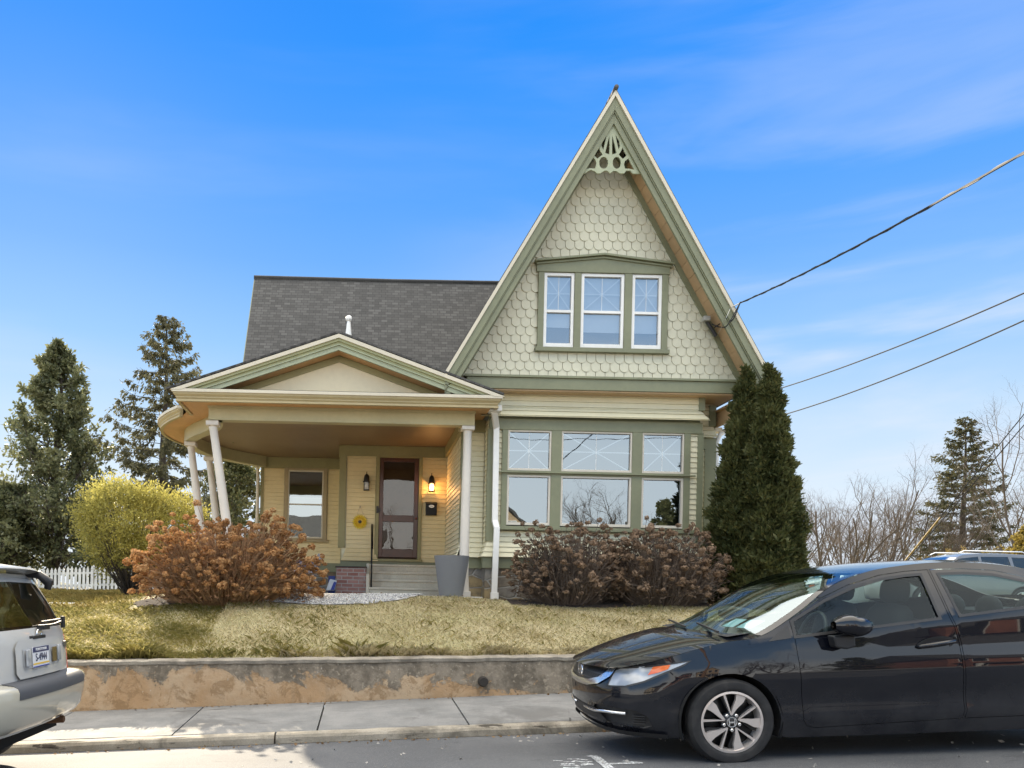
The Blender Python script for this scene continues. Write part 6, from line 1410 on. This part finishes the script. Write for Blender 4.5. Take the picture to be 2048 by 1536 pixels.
pth = concrete('path_concrete', (.40, .38, .33), (.50, .47, .41))
patch('path', [(-7.5, 13.35)] + [(x, 13.38 + .1 * math.sin(x)) for x in (-6.5, -5.5, -4.5, -3.5, -2.7)] + [(-2.7, 14.1)] + [(x, 14.08 + .1 * math.sin(x)) for x in (-3.5, -4.5, -5.5, -6.5)] + [(-7.5, 14.0)], pth, .016)
grv = MT('gravel_bed').set(Roughness=.95); v = grv.n.new('ShaderNodeTexVoronoi'); grv.l.new(grv.tc.outputs['Object'], v.inputs['Vector']); v.inputs['Scale'].default_value = 45
s_ = grv.n.new('ShaderNodeSeparateColor'); grv.l.new(v.outputs['Color'], s_.inputs[0]); grv.col(grv.mix(s_.outputs[0], (.20, .20, .21), (.55, .54, .52))); grv.bump(v.outputs['Distance'], .02, -1)
patch('gravel_ground', [(-1.5, 12.05), (-.6, 11.98), (.1, 12.05), (.6, 12.3), (.85, 12.62), (.9, 12.85), (-1.1, 12.9), (-1.7, 12.6)], grv.m, .016)
gp = np.random.RandomState(8); n = 5200; gx = gp.uniform(-1.6, .95, n); gy = 12.0 + .85 * gp.rand(n) ** .8; ok = (gx < .15 + (gy - 12) * 1.0) & (gy > 12.0 + .06 * np.sin(gx * 4)); gx, gy = gx[ok], gy[ok]; n = len(gx); gzz = np.array([lawn_z(a, b) for a, b in zip(gx, gy)]) + .02
ov = np.array([(1, 0, 0), (-1, 0, 0), (0, 1, 0), (0, -1, 0), (0, 0, 1), (0, 0, -1)], float); of_ = np.array([(0, 2, 4), (2, 1, 4), (1, 3, 4), (3, 0, 4), (2, 0, 5), (1, 2, 5), (3, 1, 5), (0, 3, 5)])
V = (ov[None] * gp.uniform(.007, .019, (n, 1, 3)) + gp.normal(0, .002, (n, 6, 3))) + np.stack([gx, gy, gzz], 1)[:, None]
F = (of_[None] + 6 * np.arange(n)[:, None, None]).reshape(-1, 3)
gm = MT('gravel_stone').set(Roughness=.85); gm.col(gm.mix(gm.range(gm.noise(40, 1), .35, .65), (.22, .22, .23), (.62, .61, .58))); o = npmesh('gravel', V.reshape(-1, 3), F, gm.m); o['kind'] = 'stuff'
# fallen leaves along wall and kerb
def litter(name, xs_, ys_, zf, n, seed, mat):
    rs = np.random.RandomState(seed); x = rs.uniform(*xs_, n); y = rs.uniform(*ys_, n); p_ = np.stack([x, y, [zf(a, b) for a, b in zip(x, y)]], 1); V, F = leafgeo(rs, p_, unit(np.stack([rs.normal(0, 1, n), rs.normal(0, 1, n), np.abs(rs.normal(0, .15, n))], 1)), .035, .022, .1); o = npmesh(name, V, F, mat); o['kind'] = 'stuff'
litter('leaf_litter', (-3, 6), (9.36, 9.46), lambda x, y: walk_z(x, y) + .012, 90, 1, lf); litter('leaf_litter', (-3, 6), (7.55, 7.70), lambda x, y: road_z(x, y) + .008, 160, 2, lf); litter('leaf_litter', (-3, 7), (12.0, 13.0), lambda x, y: lawn_z(x, y) + .03, 260, 3, lf); litter('road_grit', (-1, 6), (5.2, 7.6), lambda x, y: road_z(x, y) + .006, 120, 4, simple('grit', (.35, .33, .3), .9))
# ------------------------------------------------------------------ parking area and cars behind, at the right
sheet('driveway', lin(6.9, 40, 12), lin(19, 27, 8), lambda x, y: lawn_z(x, y) + .03, ROADM)
sedan('parked_car', 'white car parked in the back, its roof just above the black sedan windscreen', (P(1628, 1140, 25.5).x, 25.5, lawn_z(15, 25.5) + .03), (0, 0, 0), carpaint('white_car_paint', (.75, .75, .74)), None, False, .12)
suv('parked_suv', 'dark silver suv with chrome roof rails parked in the back behind the black sedan roof', (P(1812, 1140, 23.4).x, 23.4, lawn_z(16, 23.4) + .03), (0, 0, 0), carpaint('silver_car_paint', (.16, .165, .175), 0, .3), None, False, CHROME, .14)
# ------------------------------------------------------------------ the other side of the street (seen only in the reflections)
def row_house(label, x, w_, y, h, wall, roofc, gab):
    z = road_z(x, -9) * .5 - .6; t = thing('row_house', label, 'house', (x, y, z), 'houses across the street')
    mb = MB(); mb.box(x - w_ / 2, x + w_ / 2, y - 8, y, z, z + h)
    if gab: mb.prism([(x - w_ / 2, z + h), (x + w_ / 2, z + h), (x, z + h + w_ * .45)], y - 8, y)
    obj('wall', mb, wall, t)
    mb = MB()
    if gab:
        for s in (-1, 1): mb.bar((x + s * (w_ / 2 + .25), y - 4, z + h - .15), (x, y - 4, z + h + w_ * .45 + .1), 8.6, .12, (0, 0, 1))
    else: mb.prism([(y + .4, z + h - .1), (y + .4, z + h + .1), (y - 4, z + h + 2.4), (y - 8.4, z + h + .1), (y - 8.4, z + h - .1)], x - w_ / 2 - .3, x + w_ / 2 + .3, 'x')
    obj('roof', mb, roofc, t)
    for k in range(3):
        for lv in (1.0, 3.9):
            cx = x - w_ / 3 + k * w_ / 3; wf = MB(); wf.box(cx - .5, cx + .5, y - .02, y + .06, z + lv, z + lv + 1.6); f = obj('window', wf, WHITE, t); m = MB(); m.box(cx - .42, cx + .42, y + .061, y + .066, z + lv + .08, z + lv + 1.52); obj('pane', m, DARK, f)
    mb = MB(); mb.box(x - w_ / 2, x + w_ / 2, y + .1, y + 2.0, z + 2.75, z + 2.95); obj('porch_roof', mb, roofc, t)
    for s in (-1, 0, 1):
        mb = MB(); mb.box(x + s * (w_ / 2 - .15) - .07, x + s * (w_ / 2 - .15) + .07, y + 1.8, y + 1.94, z, z + 2.75); obj('porch_post', mb, WHITE, t)
RB = paint('facing_brick', (.33, .14, .09), .85, .3); TANW = paint('tan_siding', (.50, .36, .22), .7, .15); BUFF = paint('buff_siding', (.55, .46, .32), .7, .15)
row_house('buff house with a gable across the street', -14, 7, -24, 5.4, BUFF, ROOF, True); row_house('red brick house across the street', -2.5, 7, -24, 5.0, RB, ROOF, False); row_house('tan house across the street', 6.6, 5.2, -20, 5.4, TANW, ROOF, True); row_house('second brick house further up the street', 27, 8, -22, 5.6, RB, ROOF, False)
sheet('opposite_sidewalk', lin(-50, 50, 51), [-26, -4.2], lambda x, y: road_z(x, y) + .1, SIDEW)
bare_tree('street_tree', 'bare street tree across the road opposite the bay window', 12.4, -20, 7, .12, 1, 91, 'trees across the street', 0, -1.1); bare_tree('street_tree', 'bare street tree across the road opposite the porch', 3.0, -27, 7, .12, 1, 92, 'trees across the street', 0, -1.2)
bare_tree('street_tree', 'second bare tree across the road beside the evergreen', 14.6, -21, 6.5, .12, 3, 93, 'trees across the street', 0, -1.0)
evergreen('street_evergreen', 'golden green evergreen across the road opposite the right bay pane', 17.6, -20, 6.6, [(0, 1.6), (.4, 1.7), (.8, .9), (1, .3)], 44, 40, LEAFM, 'trees across the street', (.2, .1), 6, 0, -1.0)
t = thing('utility_pole', 'wooden utility pole across the street', 'utility pole', (3.6, -4.6, road_z(3.6, -4.6)))
z = road_z(3.6, -4.6); mb = MB(); mb.tube([(3.6, -4.6, z), (3.6, -4.6, z + 10.5)], [.16, .11], 12); obj('pole', mb, paint('pole_wood', (.36, .20, .09), .9, .3), t, smooth=60)
mb = MB(); mb.box(2.5, 4.7, -4.72, -4.60, z + 9.6, z + 9.72); mb.box(2.9, 4.3, -4.72, -4.60, z + 8.6, z + 8.7); obj('crossarm', mb, BARK, t)
for k, (h, dx) in enumerate(((9.75, -1.0), (9.75, .0), (9.75, 1.0), (8.0, .1), (7.3, .1))):
    cable('street_line', 'overhead street line number %s from the top of the pole' % ('one', 'two', 'three', 'four', 'five')[k], [Vector((-40, -4.6, z + h - 2.6)), Vector((3.6 + dx * .0, -4.6 + dx * .2, z + h)), Vector((45, -4.6, z + h + 2.5))], .014, .5, 'street line', group='street lines over the opposite kerb')
